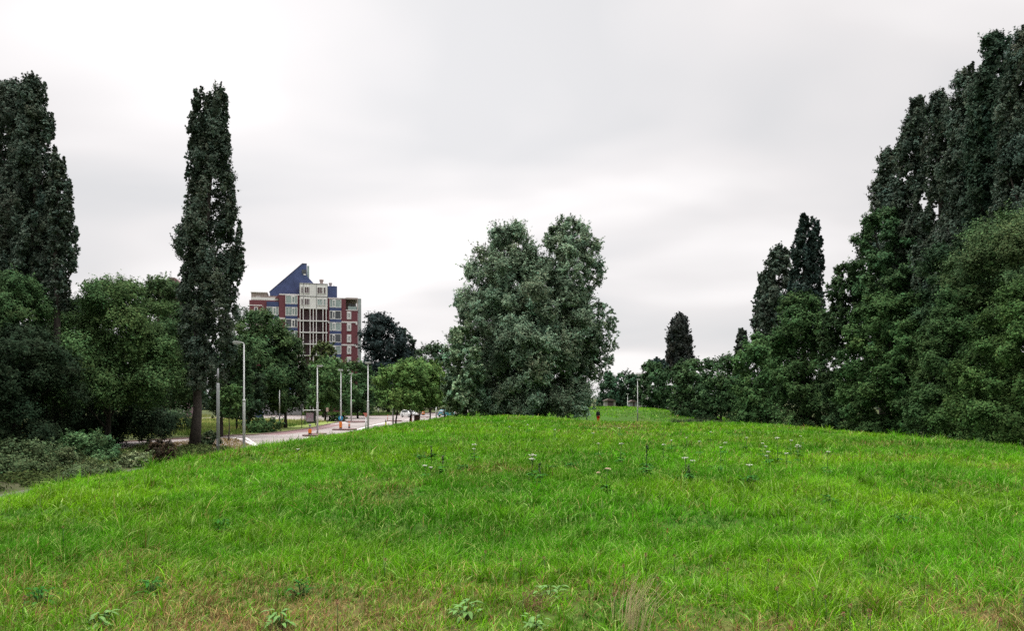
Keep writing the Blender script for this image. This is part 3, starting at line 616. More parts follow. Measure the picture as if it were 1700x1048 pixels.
# white bands on the brick, each its own piece
M_band = mat('pale_stone', (.66,.64,.62), .7, .12, 1)
def band(*q): MB().box(*q).build('stone_band', M_band, bl)
for cy0 in (588, 790, 992):
    band(BX(866), BX(990.9), -.08, .0, BZ(cy0+13), BZ(cy0)); band(BX(991), BX(1006), -.081, -.001, BZ(cy0+28), BZ(cy0))
    band(BX(341.5), BX(392), -.08, -.0, BZ(cy0-6), BZ(cy0-20)); band(BX(496), BX(511), -.08, -.0, BZ(cy0+10), BZ(cy0-18)); band(BX(751), BX(765), -.08, .0, BZ(cy0+20), BZ(cy0))
band(BX(95), BX(200), .42, .5, BZ(470), BZ(462)); band(BX(341.5), BX(511), -.06, 0, BZ(372), BZ(362)); band(BX(752), BX(905), -.06, 0, BZ(390), BZ(382)); band(BX(906), BX(1010), -.06, .02, BZ(492), BZ(485))
# roof wedge, blue lift house, chimneys
sl = MB().prism([(BX(260), BZ(368)), (BX(260), BZ(335)), (BX(538), BZ(78)), (BX(572), BZ(80)), (BX(576), BZ(188)), (BX(650), BZ(266)), (BX(650), BZ(368))], 3.0, 11).build('roof', M_blue, bl)
m = MB(); m.box(BX(576.2), BX(594), 3.5, 9, BZ(232), BZ(92)); m.build('roof_light', M_curtain, bl)
m = MB(); m.prism([(BX(258), BZ(334)), (BX(537), BZ(77)), (BX(537), BZ(71)), (BX(254), BZ(334))], 2.9, 11.1); m.box(BX(537.1), BX(573), 2.9, 11.1, BZ(79.5), BZ(74)); m.build('roof_edge', mat('roof_flashing', (.14,.15,.22), .5, .1, 2), bl)
m = MB(); m.box(BX(530), BX(570), 2.9, 2.99, BZ(168), BZ(130)); m.build('hatch', M_glass, bl)
m = MB(); m.box(BX(545), BX(566), 2.8, 2.899, BZ(178), BZ(169)); m.build('hatch_sill', M_white, bl)
m = MB(); m.box(BX(752), BX(832), 1.2, 7, BZ(387.9), BZ(276)); m.build('lift_house', M_blue, bl)
for a_, b_, t_, w_ in ((686, 714, 206, 1), (768, 788, 233, 1)):
    m = MB(); m.box(BX(a_), BX(b_), 4, 4.9, BZ(272 if a_ < 700 else 277), BZ(t_+12)); m.box(BX(a_-4), BX(b_+4), 3.9, 5, BZ(t_+12), BZ(t_)); m.build('chimney', M_beige, bl)
m = MB(); m.tube([(BX(806), 3, BZ(276)), (BX(806), 3, BZ(255))], .12, 6); m.build('vent_pipe', M_steel, bl)
def window(x0, x1, z0, z1, y, mull=(), op=(), glass=None, t=.13):
    f = MB(); f.box(x0, x1, y, y+.12, z0, z0+t); f.box(x0, x1, y, y+.12, z1-t, z1); f.box(x0, x0+t, y+.001, y+.12, z0+t, z1-t); f.box(x1-t, x1, y+.001, y+.12, z0+t, z1-t)
    for q in mull: f.box(x0+(x1-x0)*q-t*.4, x0+(x1-x0)*q+t*.4, y+.002, y+.12, z0+t, z1-t)
    for q0, q1 in op:                         # bright casement inside the band of glass
        a = x0+(x1-x0)*q0; b = x0+(x1-x0)*q1; e = t*1.2
        for bx_ in ((a, b, z0+t, z0+t+e*1.3), (a, b, z1-t-e*1.6, z1-t), (a, a+e, z0+t+e*1.3, z1-t-e*1.6), (b-e, b, z0+t+e*1.3, z1-t-e*1.6)): f.box(bx_[0], bx_[1], y-.03, y+.06, bx_[2], bx_[3])
    o = f.build('window', M_white, bl)
    MB().box(x0+.02, x1-.02, y+.07, y+.115, z0+.02, z1-.02).build('pane', glass or M_glass, o)
k = 0
for (c0, c1, first, n, yy) in ((237, 338, 475, 9, .28), (394, 495, 375, 10, -.3), (766, 866, 396, 10, -.3)):
    m = MB()
    for j in range(n):
        t = first+102*j
        if BZ(t+100) < 0: break
        gl = (M_curtain, M_glass, M_curtain, M_curtain, M_glass)[(j*3+int(c0/90)+k) % 5]; k += 1
        window(BX(c0), BX(c1), BZ(t+74), BZ(t), yy, (.28,) if j % 2 else (.5,), ((.52, .78),) if c0 < 700 else ((.24, .48),), gl)
        m.box(BX(c0+1), BX(c1-1), yy+.02, yy+.3-.001 if yy < 0 else .499, BZ(t+101), BZ(t+75))
        m.box(BX(c0+2), BX(c1-2), yy+.121, yy+.299 if yy < 0 else .499, BZ(t+75), BZ(t+1))
    if c0 == 237: m.box(BX(c0+1), BX(c1-1), .25, .499, BZ(474), BZ(432))
    m.build('spandrel_panel', M_blue, bl)
for j in range(7):
    t = (500, 603, 704, 806, 900, 1002, 1104)[j]
    window(BX(915), BX(952), BZ(t+70), BZ(t), -.1, (), ((.2, .8),), M_glass, .16)
# outer left balcony
m = MB(); m.box(BX(100), BX(205), -.9, .49, BZ(545), BZ(515)); m.box(BX(100), BX(205), -.9, .49, BZ(650), BZ(620)); m.box(BX(205), BX(212), -.9, .49, BZ(650), BZ(475)); m.build('balcony', M_beige, bl)
window(BX(135), BX(165), BZ(540), BZ(482), .37, (), (), M_glass)
window(BX(150), BX(185), BZ(415), BZ(385), 1.45, (.5,), (), M_glass); window(BX(262), BX(300), BZ(415), BZ(392), 1.75, (.5,), (), M_glass)
# white tower and the glazed gallery below it
m = MB(); m.box(BX(512), BX(750), -.7, 1.69, BZ(487), BZ(266))
m.build('tower_cladding', mat('pale_cladding', (.74,.74,.71), .6, .1, .35), bl)
m = MB()
for c_ in (511, 543, 652, 747): m.box(BX(c_), BX(c_+3), -.74, -.7, BZ(487), BZ(266))
for z_ in (268, 378): m.box(BX(511), BX(750), -.76, -.701, BZ(z_+5), BZ(z_))
m.build('cladding_joint', M_grey, bl)
for t in (298, 400):
    for a_, b_ in ((524, 542), (552, 598), (660, 707), (714, 734)):
        window(BX(a_), BX(b_), BZ(t+58), BZ(t), -.82, (.38, .7) if b_-a_ > 30 else (), (), M_loggia if t == 298 else (M_curtain if a_ > 600 else M_loggia), .1)
m = MB()
for c_ in (513, 539, 597, 624, 650, 706, 733): m.box(BX(c_), BX(c_+7), -.7, -.45, 0, BZ(487.1))
for j in range(11):
    z_ = 487+101*j
    if BZ(z_+8) > 0 and j: m.box(BX(513), BX(750), -.76, -.4, BZ(z_+9), BZ(z_))
m.build('gallery_frame', M_white, bl)
m = MB()
for j in range(1, 11): m.box(BX(514), BX(748), -.38, 1.69, BZ(487+101*j+9), BZ(487+101*j))
m.build('gallery_floor', M_grey, bl)
for j in range(8):
    m = MB(); z0 = 487+101*j
    for a_, b_ in ((546, 592), (657, 700)): m.box(BX(a_), BX(b_), .9, 1.0, BZ(z0+98), BZ(z0+10))
    m.box(BX(602), BX(648), -.2, -.12, BZ(z0+98), BZ(z0+64)); m.build('gallery_screen', M_loggia, bl)

# small gable beyond the left-hand trees
y = 150; hs = empty('house', (wx(285, y), y, 0), R(10), label='pinkish brick house whose roof tip shows left of the lone poplar', cat='house')
zt = wz(461, y)
MB().box(-2.6, 2.6, 0, 7, 0, zt-2.2).build('wall', M_loggia, hs)
MB().prism([(-2.9, zt-2.2), (2.9, zt-2.2), (.6, zt), (-.3, zt)], -.2, 7.2).build('roof', mat('roof_tile_pinkish', (.20,.12,.13), .8, .2, 2), hs)
for xx in (-2.1, .6):
    for zz_ in (1, 4, 7, 10, 13): 
        q = MB().box(xx, xx+1.6, -.06, -.001, zz_, zz_+1.5).build('window', M_white, hs); MB().box(xx+.12, xx+1.48, -.075, -.061, zz_+.12, zz_+1.38).build('pane', M_glass, q)
# low white flat roofed building far right of the park lamp
y = 236; hb = empty('flat_building', (wx(1066, y), y, 0), label='low white flat-roofed building between far trees above the park lamp', cat='building')
MB().box(-1.6, 1.9, 0, 12, 0, wz(622, y)).build('wall', mat('pale_render', (.55,.56,.52), .7, .1, .5), hb)
MB().box(-1.7, 2.0, -.2, 12.2, wz(622, y), wz(619.5, y)).build('roof', M_white, hb)
for zz_ in (1.5, 4.3): 
    q = MB().box(-1.2, 1.5, -.06, -.001, zz_, zz_+1.3).build('window', M_white, hb); MB().box(-1.1, 1.4, -.08, -.061, zz_+.1, zz_+1.2).build('pane', M_glass, q)
# garden sheds at the end of the field
for (u0, u1, vt, lb, mm) in ((1004, 1022, 664, 'left one of two small garden sheds at the far end of the field', M_beige), (1046, 1057, 666, 'small grey garden shed right of the far lamp post', M_grey)):
    y = 205; sh = empty('garden_shed', (wx((u0+u1)/2, y), y, float(hgt(wx(u0, y), y))), label=lb if 'left one' not in lb else 'pale small garden shed with an open dark front at the far end of the field', cat='shed')
    hw = (u1-u0)/2/F*y; gz = float(hgt(wx(u0, y), y)); zt = wz(vt, y)-gz
    MB().box(-hw, -hw+.7, 0, 3, 0, zt-.3).box(hw-.5, hw, 0, 3, 0, zt-.3).box(-hw+.7, hw-.5, 2.8, 3, 0, zt-.3).build('wall', mat('shed_render', (.30,.28,.26), .8, .3, 1) if mm is M_beige else M_grey, sh)
    MB().box(-hw+.7, hw-.5, .2, .3, 0, zt-.5).build('door', M_loggia, sh)
    MB().prism([(-hw-.3, zt-.3), (hw+.3, zt-.3), (hw*.3, zt+.2), (-hw*.3, zt+.2)], -.3, 3.3).build('roof', mat('shed_roof', (.10,.075,.065), .8, .2, 1), sh)
y = 196; m = MB(); x0, x1 = wx(990, y), wx(1042, y); gz = float(hgt(x0, y))
fw = empty('low_fence', ((x0+x1)/2, y, gz), label='long low whitish fence at the far end of the field', cat='fence')
hl = (x1-x0)/2; MB().box(-hl, hl, 0, .08, .55, .72).build('rail', M_beige, fw)
for i in range(6): MB().box(-hl+i*hl*2/5-.06, -hl+i*hl*2/5+.06, .081, .16, 0, .8).build('post', M_beige, fw)
# garden wall and blue container behind the verge
y = 172; x0, x1 = wx(418, y), wx(500, y)
gw = empty('garden_wall', ((x0+x1)/2, y, 0), label='long grey wall in the shade behind the pale verge grass', cat='wall')
hl = (x1-x0)/2; MB().box(-hl, hl, 0, .3, 0, 2.2).build('masonry', M_grey, gw); MB().box(-hl-.05, hl+.05, -.05, .35, 2.2, 2.32).build('coping', mat('coping', (.3,.3,.32), .8, .1, 1), gw)
y = 140; bc = empty('container', (wx(430.5, y), y, 0), label='tall dark blue bottle bank standing left of the grey wall', cat='container')
MB().box(-.55, .55, -.5, .5, .1, 1.7).build('body', M_blue, bc, bevel=.12); MB().prism([(-.4, 1.72), (.4, 1.72), (.25, 2.1), (-.25, 2.1)], -.35, .35).build('hood', M_blue, bc, bevel=.05)
MB().tube([(0, -.52, 1.35), (0, -.48, 1.35)], .14, 12).build('slot', M_tyre, bc)
for q in (-.4, .4): MB().box(q-.08, q+.08, -.4, .4, 0, .1).build('foot', M_darksteel, bc)

# bus shelter
x, y = G(515.5, 706); bs = empty('bus_shelter', (x, y, 0), R(8), label='small bus shelter with a purple poster panel on the far verge', cat='bus shelter')
MB().box(-.95, 1.35, -.6, .9, 2.08, 2.18).build('roof', M_steel, bs)
for q in (-.75, .75): MB().box(q-.06, q+.06, -.4, -.28, 0, 2.08).build('post', M_darksteel, bs)
pn = MB().box(-.62, .52, -.38, -.30, .45, 1.85).build('poster_panel', M_darksteel, bs)
pm = mat('poster_print', (.22,.08,.17), .5, .75, 1.6, col2=(.35,.33,.40)); MB().box(-.56, .46, -.395, -.381, .5, 1.8).build('poster', pm, pn)
MB().box(-.6, .68, .8, .86, .2, 2.0).build('rear_glass', M_glass, bs)
x, y = G(501, 711); st_ = empty('bus_stop_sign', (x, y, 0), label='thin post with a small square sign left of the bus shelter', cat='sign post')
MB().tube([(0, 0, 0), (0, 0, 3.1)], .045, 8).build('post', M_darksteel, st_); MB().box(-.2, .2, -.03, .03, 2.55, 3.15).build('sign_board', M_grey, st_, bevel=.01)
x, y = G(543.5, 702.5); st_ = empty('notice_sign', (x, y, 0), label='pinkish rectangular sign on a post in the shade right of the bus shelter', cat='sign post')
MB().tube([(0, 0, 0), (0, 0, 2.4)], .04, 8).build('post', M_darksteel, st_); MB().box(-.2, .2, -.06, -.042, 1.75, 2.4).build('sign_board', mat('sign_pinkish', (.42,.30,.28), .6, .1, 2), st_, bevel=.01)

# ------------------------------------------------------------------ street lamps
def lamp(u, vb, vt, label, head='side', h=None, y=None, grp='street lamps along the road', nm='street_lamp', s=1.0, z0=None):
    if y is None: x, y = G(u, vb)
    else: x = wx(u, y)
    gz = ground_z(x, y) if z0 is None else z0
    H = wz(vt, y)-gz
    r = empty(nm, (x, y, gz), label=label, cat='street lamp', group=grp)
    MB().tube([(0,0,-.1),(0,0,H*.46),(0,0,H*.47),(0,0,H-.12)], [.105*s,.10*s,.065*s,.05*s], 12).build('pole', M_steel, r)
    MB().tube([(0,0,H*.455),(0,0,H*.475)], .115*s, 12).build('collar', M_steel, r)
    MB().box(-.05*s, .05*s, -.115*s, -.09*s, .6, 1.1).build('service_door', M_grey, r)
    if head == 'side':
        MB().tube([(0,0,H-.12),(-.06,0,H-.03),(-.2,0,H+.0)], .04, 8).build('arm', M_steel, r)
        hd = MB().prism([(-.85,H-.04),(-.15,H-.06),(-.15,H+.06),(-.6,H+.14),(-.82,H+.08)], -.13, .13).build('lamp_head', M_steel, r, bevel=.03)
        MB().box(-.78, -.3, -.1, .1, H-.10, H-.055).build('lens', M_white, hd)
    elif head == 'front':
        MB().tube([(0,0,H-.12),(0,-.1,H-.03),(0,-.3,H)], .04, 8).build('arm', M_steel, r)
        hd = MB().box(-.19, .19, -1.0, -.25, H-.04, H+.11).build('lamp_head', M_steel, r, bevel=.04)
        MB().box(-.14, .14, -.9, -.35, H-.09, H-.045).build('lens', M_white, hd)
    elif head == 'wide':
        MB().tube([(0,0,H-.12),(0,0,H)], .05, 8).build('arm', M_steel, r)
        hd = MB().box(-.34, .26, -.16, .16, H-.02, H+.12).build('lamp_head', M_steel, r, bevel=.04)
        MB().box(-.3, .22, -.12, .12, H-.07, H-.025).build('lens', M_white, hd)
    elif head == 'right':
        MB().tube([(0,0,H-.12),(.05,0,H-.02),(.15,0,H)], .04, 8).build('arm', M_steel, r)
        hd = MB().prism([(-.06,H-.05),(.6,H-.03),(.6,H+.06),(.4,H+.1),(-.06,H+.07)], -.12, .12).build('lamp_head', M_steel, r, bevel=.03)
        MB().box(.1, .5, -.09, .09, H-.09, H-.045).build('lens', M_white, hd)
    return r
lamp(405, 749.5, 569, 'nearest and largest street lamp with its head reaching left, at the grass edge', 'side')
lamp(611, 722.5, 603, 'tall street lamp with a flat T head at the near road edge below the flats', 'wide')
lamp(527, 722.5, 608, 'street lamp on the first traffic island behind the orange bollard', 'right')
lamp(566, 712.5, 615, 'street lamp beside the teal keep-right sign on the second island', 'wide', s=.95)
lamp(583, 701.5, 621, 'street lamp on the third traffic island, left of the tall T-head lamp', 'wide')
lamp(652.5, 707.5, 620, 'street lamp half hidden by the crown of the first street tree', 'wide')
lamp(1058.5, 0, 631, 'slim park lamp standing alone in the field, well right of the person', 'front', y=109, grp='lamps in the field', s=.75)
lamp(1042, 0, 655, 'small far lamp post at the end of the field near the sheds', 'wide', y=192, grp='lamps in the field', s=.9)
M_polegrey = mat('weathered_steel', (.30,.31,.32), .6, .2, 5)
x, y = G(362, 757.5); gp = empty('utility_pole', (x, y, 0), label='grey pole with a thick lower half and no head, between poplar and nearest lamp', cat='pole')
Hh = wz(612, y); MB().tube([(0,0,-.1),(0,0,Hh*.82),(0,0,Hh*.83)], [.12,.10,.08], 12).build('lower_pole', M_polegrey, gp); MB().tube([(0,0,Hh*.83),(0,0,Hh)], [.07,.05], 10).build('upper_pole', M_grey, gp)
MB().box(-.06, .06, -.17, -.13, .7, 1.2).build('service_door', M_grey, gp)
x, y = G(464, 714); gp = empty('utility_pole', (x, y, 0), label='thin pole, pale above and dark below, in the verge left of the bus stop', cat='pole')
Hh = wz(648, y); MB().tube([(0,0,0),(0,0,Hh*.42)], [.09,.085], 10).build('lower_pole', M_darksteel, gp); MB().tube([(0,0,Hh*.42),(0,0,Hh)], [.07,.045], 10).build('upper_pole', M_steel, gp)
x, y = G(724, 697.5); gp = empty('utility_pole', (x, y, 0), label='short plain grey pole at the road edge left of the teal car', cat='pole')
MB().tube([(0,0,0),(0,0,wz(671, y)-.1)], [.13,.10], 10).build('lower_pole', M_steel, gp); MB().tube([(0,0,wz(671,y)-.1),(0,0,wz(671, y))], [.11,.08], 10).build('cap', M_steel, gp)
x, y = G(628, 687.5); gp = empty('utility_pole', (x, y, 0), label='short pale post in the far verge under the dark trees', cat='pole')
MB().tube([(0,0,0),(0,0,1.6)], [.16,.13], 10).build('lower_pole', M_white, gp); MB().tube([(0,0,1.6),(0,0,1.75)], [.15,.10], 10).build('cap', M_steel, gp)

# ------------------------------------------------------------------ beacons, bollards, signs, bin
def beacon(u, vb, vt, label, sign, s=1.0):
    x, y = G(u, vb); H = (vb-vt)/F*y
    r = empty('traffic_beacon', (x, y, .15), label=label, cat='traffic beacon', group='orange beacons on the traffic islands')
    hb_ = H*.62
    MB().tube([(0,0,0),(0,0,.12)], .19*s, 12).build('foot', M_tyre, r)
    MB().box(-.17*s, .17*s, -.1, .1, .12, hb_).build('body', M_orange, r, bevel=.05)
    MB().tube([(0,0,hb_),(0,0,hb_+.35)], .035, 8).build('post', M_darksteel, r)
    if sign == 'blue':
        d = MB().tube([(0,-.03,hb_+.45),(0,.03,hb_+.45)], .28, 24).build('sign_disc', M_sign, r)
        A_ = MB(); A_.bm.verts.ensure_lookup_table()
        A_.box(-.05, .05, -.045, -.031, hb_+.36, hb_+.68, ).build('arrow', M_white, d)
    elif sign == 'cap':
        MB().tube([(0,0,hb_+.3),(0,0,hb_+.5)], .12, 12).build('cap', M_grey, r)
    return r
beacon(514.5, 724.5, 709.5, 'orange beacon with a grey cap on the first island, left of its lamp', 'cap')
beacon(565.5, 714.5, 695.5, 'orange beacon under a round teal blue sign on the second island', 'blue', 1.0)
def marker(u, vb, vt, label, cm, wdt=.09):
    x, y = G(u, vb); H = (vb-vt)/F*y
    r = empty('marker_post', (x, y, .0), label=label, cat='marker post', group='marker posts')
    MB().tube([(0,0,0),(0,0,H*.25)], wdt*1.1, 8).build('foot', M_darksteel, r)
    p = MB().box(-wdt, wdt, -.04, .04, H*.25, H).build('post', cm, r, bevel=.02)
    MB().box(-wdt*1.02, wdt*1.02, -.045, -.041, H*.62, H*.78).build('reflector', M_white, p)
    return r
M_pk = mat('faded_orange', (.62,.27,.17), .6, .2, 3)
marker(579.8, 711.5, 700, 'faded orange marker post at the right end of the second island', M_pk, .12)
marker(643.5, 699.5, 689, 'thin faded orange marker post left of the first street tree', M_pk, .06)
marker(683.3, 705, 687, 'slender pale orange post between the second street tree and the bin', M_pk, .08)
marker(702.7, 690, 683, 'small bright orange post on the far island left of the teal car', M_orange, .28)
x, y = G(607.5, 722); r = empty('sign_post', (x, y, 0), label='grey post with a small reddish triangular sign beside the tall T-head lamp', cat='sign post')
MB().tube([(0,0,0),(0,0,2.0)], .07, 8).build('post', M_steel, r)
MB().prism([(-.3, 2.35),(.3, 2.35),(0, 1.85)], -.1, -.07).build('sign_board', mat('sign_reddish', (.5,.16,.12), .5, .1, 2), r)
x, y = G(692, 706.5); r = empty('litter_bin', (x, y, 0), label='brown boxy litter bin between two street trunks at the road edge', cat='litter bin')
MB().box(-.38, .38, -.3, .3, .25, 1.35).build('body', mat('bin_brown', (.22,.12,.10), .6, .2, 3), r, bevel=.04); MB().box(-.42, .42, -.34, .34, 1.35, 1.5).build('lid', M_darksteel, r, bevel=.04)
for q in (-.25, .25): MB().box(q-.05, q+.05, -.2, .2, 0, .25).build('leg', M_darksteel, r)
y = 43; x = wx(640.5, y); gz = ground_z(x, y); r = empty('marker_stake', (x, y, gz), label='small yellow stake with a dark tip on the grass crest', cat='stake')
MB().box(-.035, .035, -.035, .035, -.1, .30).build('stake', mat('stake_yellow', (.7,.6,.03), .6, .1, 3), r); MB().prism([(-.04, .30), (.04, .30), (0, .46)], -.035, .035).build('tip', M_darksteel, r)
y = 186; x = wx(1108.5, y); gz = float(hgt(x, y)); r = empty('marker_stake', (x, y, gz), label='short pale post on the far mound before the hedge trees', cat='stake')
MB().box(-.09, .09, -.09, .09, -.1, 1.2).build('stake', M_beige, r); MB().box(-.22, .22, -.12, .12, 1.2, 1.5).build('tip', M_white, r)

# ------------------------------------------------------------------ cars
def car(loc, rz, paint, label):
    r = empty('parked_car', loc, rz, label=label, cat='car', group='cars on the road')
    L = 4.1; W = .84
    def shell(prof, wf, name, mt, parent):   # side profile lofted across the width with tumblehome
        m = MB(); n = len(prof); rings = []
        for f, sy in ((.93, -1), (1.0, -.93), (1.0, .93), (.93, 1)):
            rings.append([m.bm.verts.new((x, sy*wf(z), z if f == 1 else .45+(z-.45)*f)) for x, z in prof])
        for a, b in zip(rings, rings[1:]):
            for i in range(n): m.bm.faces.new((a[i], a[(i+1) % n], b[(i+1) % n], b[i]))
        m.bm.faces.new(rings[0]); m.bm.faces.new(rings[-1][::-1])
        for f in m.bm.faces: f.smooth = False
        return m.build(name, mt, parent, bevel=.03)
    wf = lambda z: W*(1 if z < .9 else 1-.28*(z-.9)/.6)
    shell([(-2.02,.28),(2.0,.28),(2.06,.55),(2.0,.78),(1.15,.93),(-1.75,.98),(-2.03,.85),(-2.08,.5)], wf, 'body', paint, r)
    cab = shell([(1.12,.94),(.45,1.43),(.2,1.48),(-1.15,1.47),(-1.5,1.36),(-1.86,.99)], wf, 'cabin', paint, r)
    g_ = MB()
    for s in (-1, 1):
        for x0, x1 in ((-1.35,-.45), (-.38,.62)):
            pr = [(x0-(.2 if x0 < -1 else 0), 1.02), (x1+(.12 if x1 > 0 else 0), 1.02), (x1-(.22 if x1 > 0 else 0), 1.36), (x0, 1.36)]
            vs = [g_.bm.verts.new((x, s*(wf(z)+.012), z)) for x, z in pr]; g_.bm.faces.new(vs if s < 0 else vs[::-1])
    g_.build('side_window', M_glass, r)
    for nm, xa, za, xb, zb in (('windscreen', 1.07, 1.0, .52, 1.39), ('rear_window', -1.84, 1.05, -1.56, 1.33)):
        q = MB(); e = .02 if xa > 0 else -.03
        vs = [q.bm.verts.new(p) for p in ((xa+e, -.68, za+.01), (xa+e, .68, za+.01), (xb+e, .58, zb+.01), (xb+e, -.58, zb+.01))]; q.bm.faces.new(vs); q.build(nm, M_glass, r)
    for sx in (-1.25, 1.28):
        for sy in (-1, 1):
            t = MB().tube([(sx, sy*.68, .31), (sx, sy*.87, .31)], .31, 20).build('wheel', M_tyre, r); MB().tube([(sx, sy*.865, .31), (sx, sy*.885, .31)], .19, 14).build('rim', M_steel, t)
    for sy in (-.6, .6):
        MB().box(1.98, 2.07, sy-.16, sy+.16, .6, .74).build('headlight', M_white, r, bevel=.02)
        MB().box(-2.09, -2.0, sy-.12, sy+.12, .62, .84).build('tail_light', mat('tail_light_red', (.45,.02,.02), .3, .05, 3), r, bevel=.02)
    MB().box(-2.11, -2.07, -.26, .26, .45, .57).build('number_plate', mat('plate_yellow', (.7,.5,.05), .5, .02, 3), r)
    return r
M_teal = mat('teal_paint', (.03,.19,.24), .25, .1, 1, spec=.7); M_carw = mat('white_car_paint', (.62,.63,.62), .25, .05, 1, spec=.6)
x, y = G(740.5, 692.3); car((x, y, .01), R(62), M_teal, 'small teal hatchback driving away at the far end of the street tree row')
x, y = G(677, 693.5); car((x, y+2, .01), R(-50), M_carw, 'white topped car with a dark front seen between the street trunks')

# ------------------------------------------------------------------ the person in red trousers
y = 106.0; x = wx(993, y); gz = ground_z(x, y)
pr = empty('person', (x, y, gz), R(6), label='person in a dark jacket and red trousers walking away beside the willow', cat='person')
S = 1.72/1.75
J = dict(pel=(0,0,.95), wai=(0,0,1.08), che=(0,.01,1.28), nec=(0,.0,1.46), nk2=(0,-.01,1.53), hd=(0,-.01,1.63), ht=(0,0,1.70))
def skinned(name, verts, edges, rad, mt, parent, root=0, sub=2):
    me = bpy.data.meshes.new(name); me.from_pydata([tuple(c*S for c in v) for v in verts], edges, []); o = link(name, me, mt, parent)
    md = o.modifiers.new('skin', 'SKIN'); md.use_smooth_shade = True
    me_sk = o.data.skin_vertices[0] if o.data.skin_vertices else None
    if me_sk is None:
        bm = bmesh.new(); bm.from_mesh(me); bm.verts.layers.skin.verify(); bm.to_mesh(me); bm.free(); me_sk = o.data.skin_vertices[0]
    for i, r_ in enumerate(rad): me_sk.data[i].radius = r_ if isinstance(r_, tuple) else (r_, r_); me_sk.data[i].use_root = (i == root)
    sb = o.modifiers.new('sub', 'SUBSURF'); sb.levels = sub; sb.render_levels = sub
    return o
vb_ = [(0,0,.95),(0,0,1.10),(0,.01,1.30),(0,0,1.45),(0,-.01,1.53),(0,-.005,1.62),(0,0,1.70)]; eb = [(0,1),(1,2),(2,3),(3,4),(4,5),(5,6)]
rb = [(.145,.10),(.125,.09),(.155,.10),(.07,.06),(.052,.055),(.078,.092),(.055,.065)]
for s in (-1, 1):
    k0 = len(vb_); sw = .10*s
    vb_ += [(s*.17,.0,1.42),(s*.235,-.03+sw*.2,1.17),(s*.235,.04+sw,.94),(s*.235,.06+sw,.87)]; rb += [.055,.045,.032,(.02,.034)]
    eb += [(2,k0),(k0,k0+1),(k0+1,k0+2),(k0+2,k0+3)]
    for fi in range(4):                       # four fingers and a thumb
        k1 = len(vb_); fy = .06+sw+(fi-1.5)*.02; ln_ = (.07,.08,.075,.06)[fi]
        vb_ += [(s*.235,fy,.835),(s*.228,fy+.004,.835-ln_*.55),(s*.218,fy+.006,.835-ln_)]; rb += [.009,.008,.007]; eb += [(k0+3,k1),(k1,k1+1),(k1+1,k1+2)]
    k1 = len(vb_); vb_ += [(s*.222,.095+sw,.855),(s*.212,.115+sw,.825)]; rb += [.010,.008]; eb += [(k0+3,k1),(k1,k1+1)]
    k0 = len(vb_); st_y = .16*s
    vb_ += [(s*.09,0,.90),(s*.095,st_y*.5+.03,.50),(s*.095,st_y-.02,.09),(s*.10,st_y+.10,.045)]; rb += [.085,.058,.04,(.045,.03)]; eb += [(0,k0),(k0,k0+1),(k0+1,k0+2),(k0+2,k0+3)]
M_skin = mat('skin', (.30,.18,.13), .6, .1, 4)
skinned('body', vb_, eb, rb, M_skin, pr)
M_jk = mat('jacket_cloth', (.025,.022,.035), .9, .3, 9); M_tr = mat('red_cloth', (.80,.02,.012), .8, .2, 9); M_hair = mat('hair', (.015,.012,.012), .7, .3, 9)
vj = [(0,0,.90),(0,0,1.10),(0,.01,1.30),(0,0,1.46)]; ej = [(0,1),(1,2),(2,3)]; rj = [(.19,.14),(.165,.125),(.19,.13),(.085,.08)]
for s in (-1, 1):
    k0 = len(vj); sw = .10*s; vj += [(s*.175,.0,1.42),(s*.24,-.03+sw*.2,1.17),(s*.237,.04+sw,.93)]; rj += [.078,.066,.052]; ej += [(2,k0),(k0,k0+1),(k0+1,k0+2)]
skinned('jacket', vj, ej, rj, M_jk, pr)
vt_ = [(0,0,.98)]; et_ = []; rt_ = [(.18,.135)]
for s in (-1, 1):
    k0 = len(vt_); sy_ = .16*s; vt_ += [(s*.10,0,.86),(s*.105,sy_*.5+.03,.50),(s*.10,sy_-.02,.14)]; rt_ += [.125,.105,.09]; et_ += [(0,k0),(k0,k0+1),(k0+1,k0+2)]
skinned('trousers', vt_, et_, rt_, M_tr, pr)
for s in (-1, 1):
    sy_ = .16*s; skinned('boot', [(s*.10,sy_-.02,.16),(s*.10,sy_-.03,.05),(s*.105,sy_+.15,.04)], [(0,1),(1,2)], [.058,.055,(.05,.035)], M_hair, pr)
skinned('hair', [(0,.02,1.70),(0,-.045,1.65),(0,-.06,1.54)], [(0,1),(1,2)], [.082,.088,(.08,.05)], M_hair, pr)
fc = MB()
for s in (-1, 1): fc.tube([(s*.032,.085,1.632),(s*.032,.095,1.632)], .011, 8)
fc.build('eyes', M_hair, pr)
MB().prism([(-.014,1.585),(.014,1.585),(0,1.63)], .085, .112).build('nose', M_skin, pr, bevel=.004)
MB().box(-.024, .024, .082, .092, 1.562, 1.572).build('mouth', mat('lips', (.25,.09,.08), .5, .1, 4), pr)


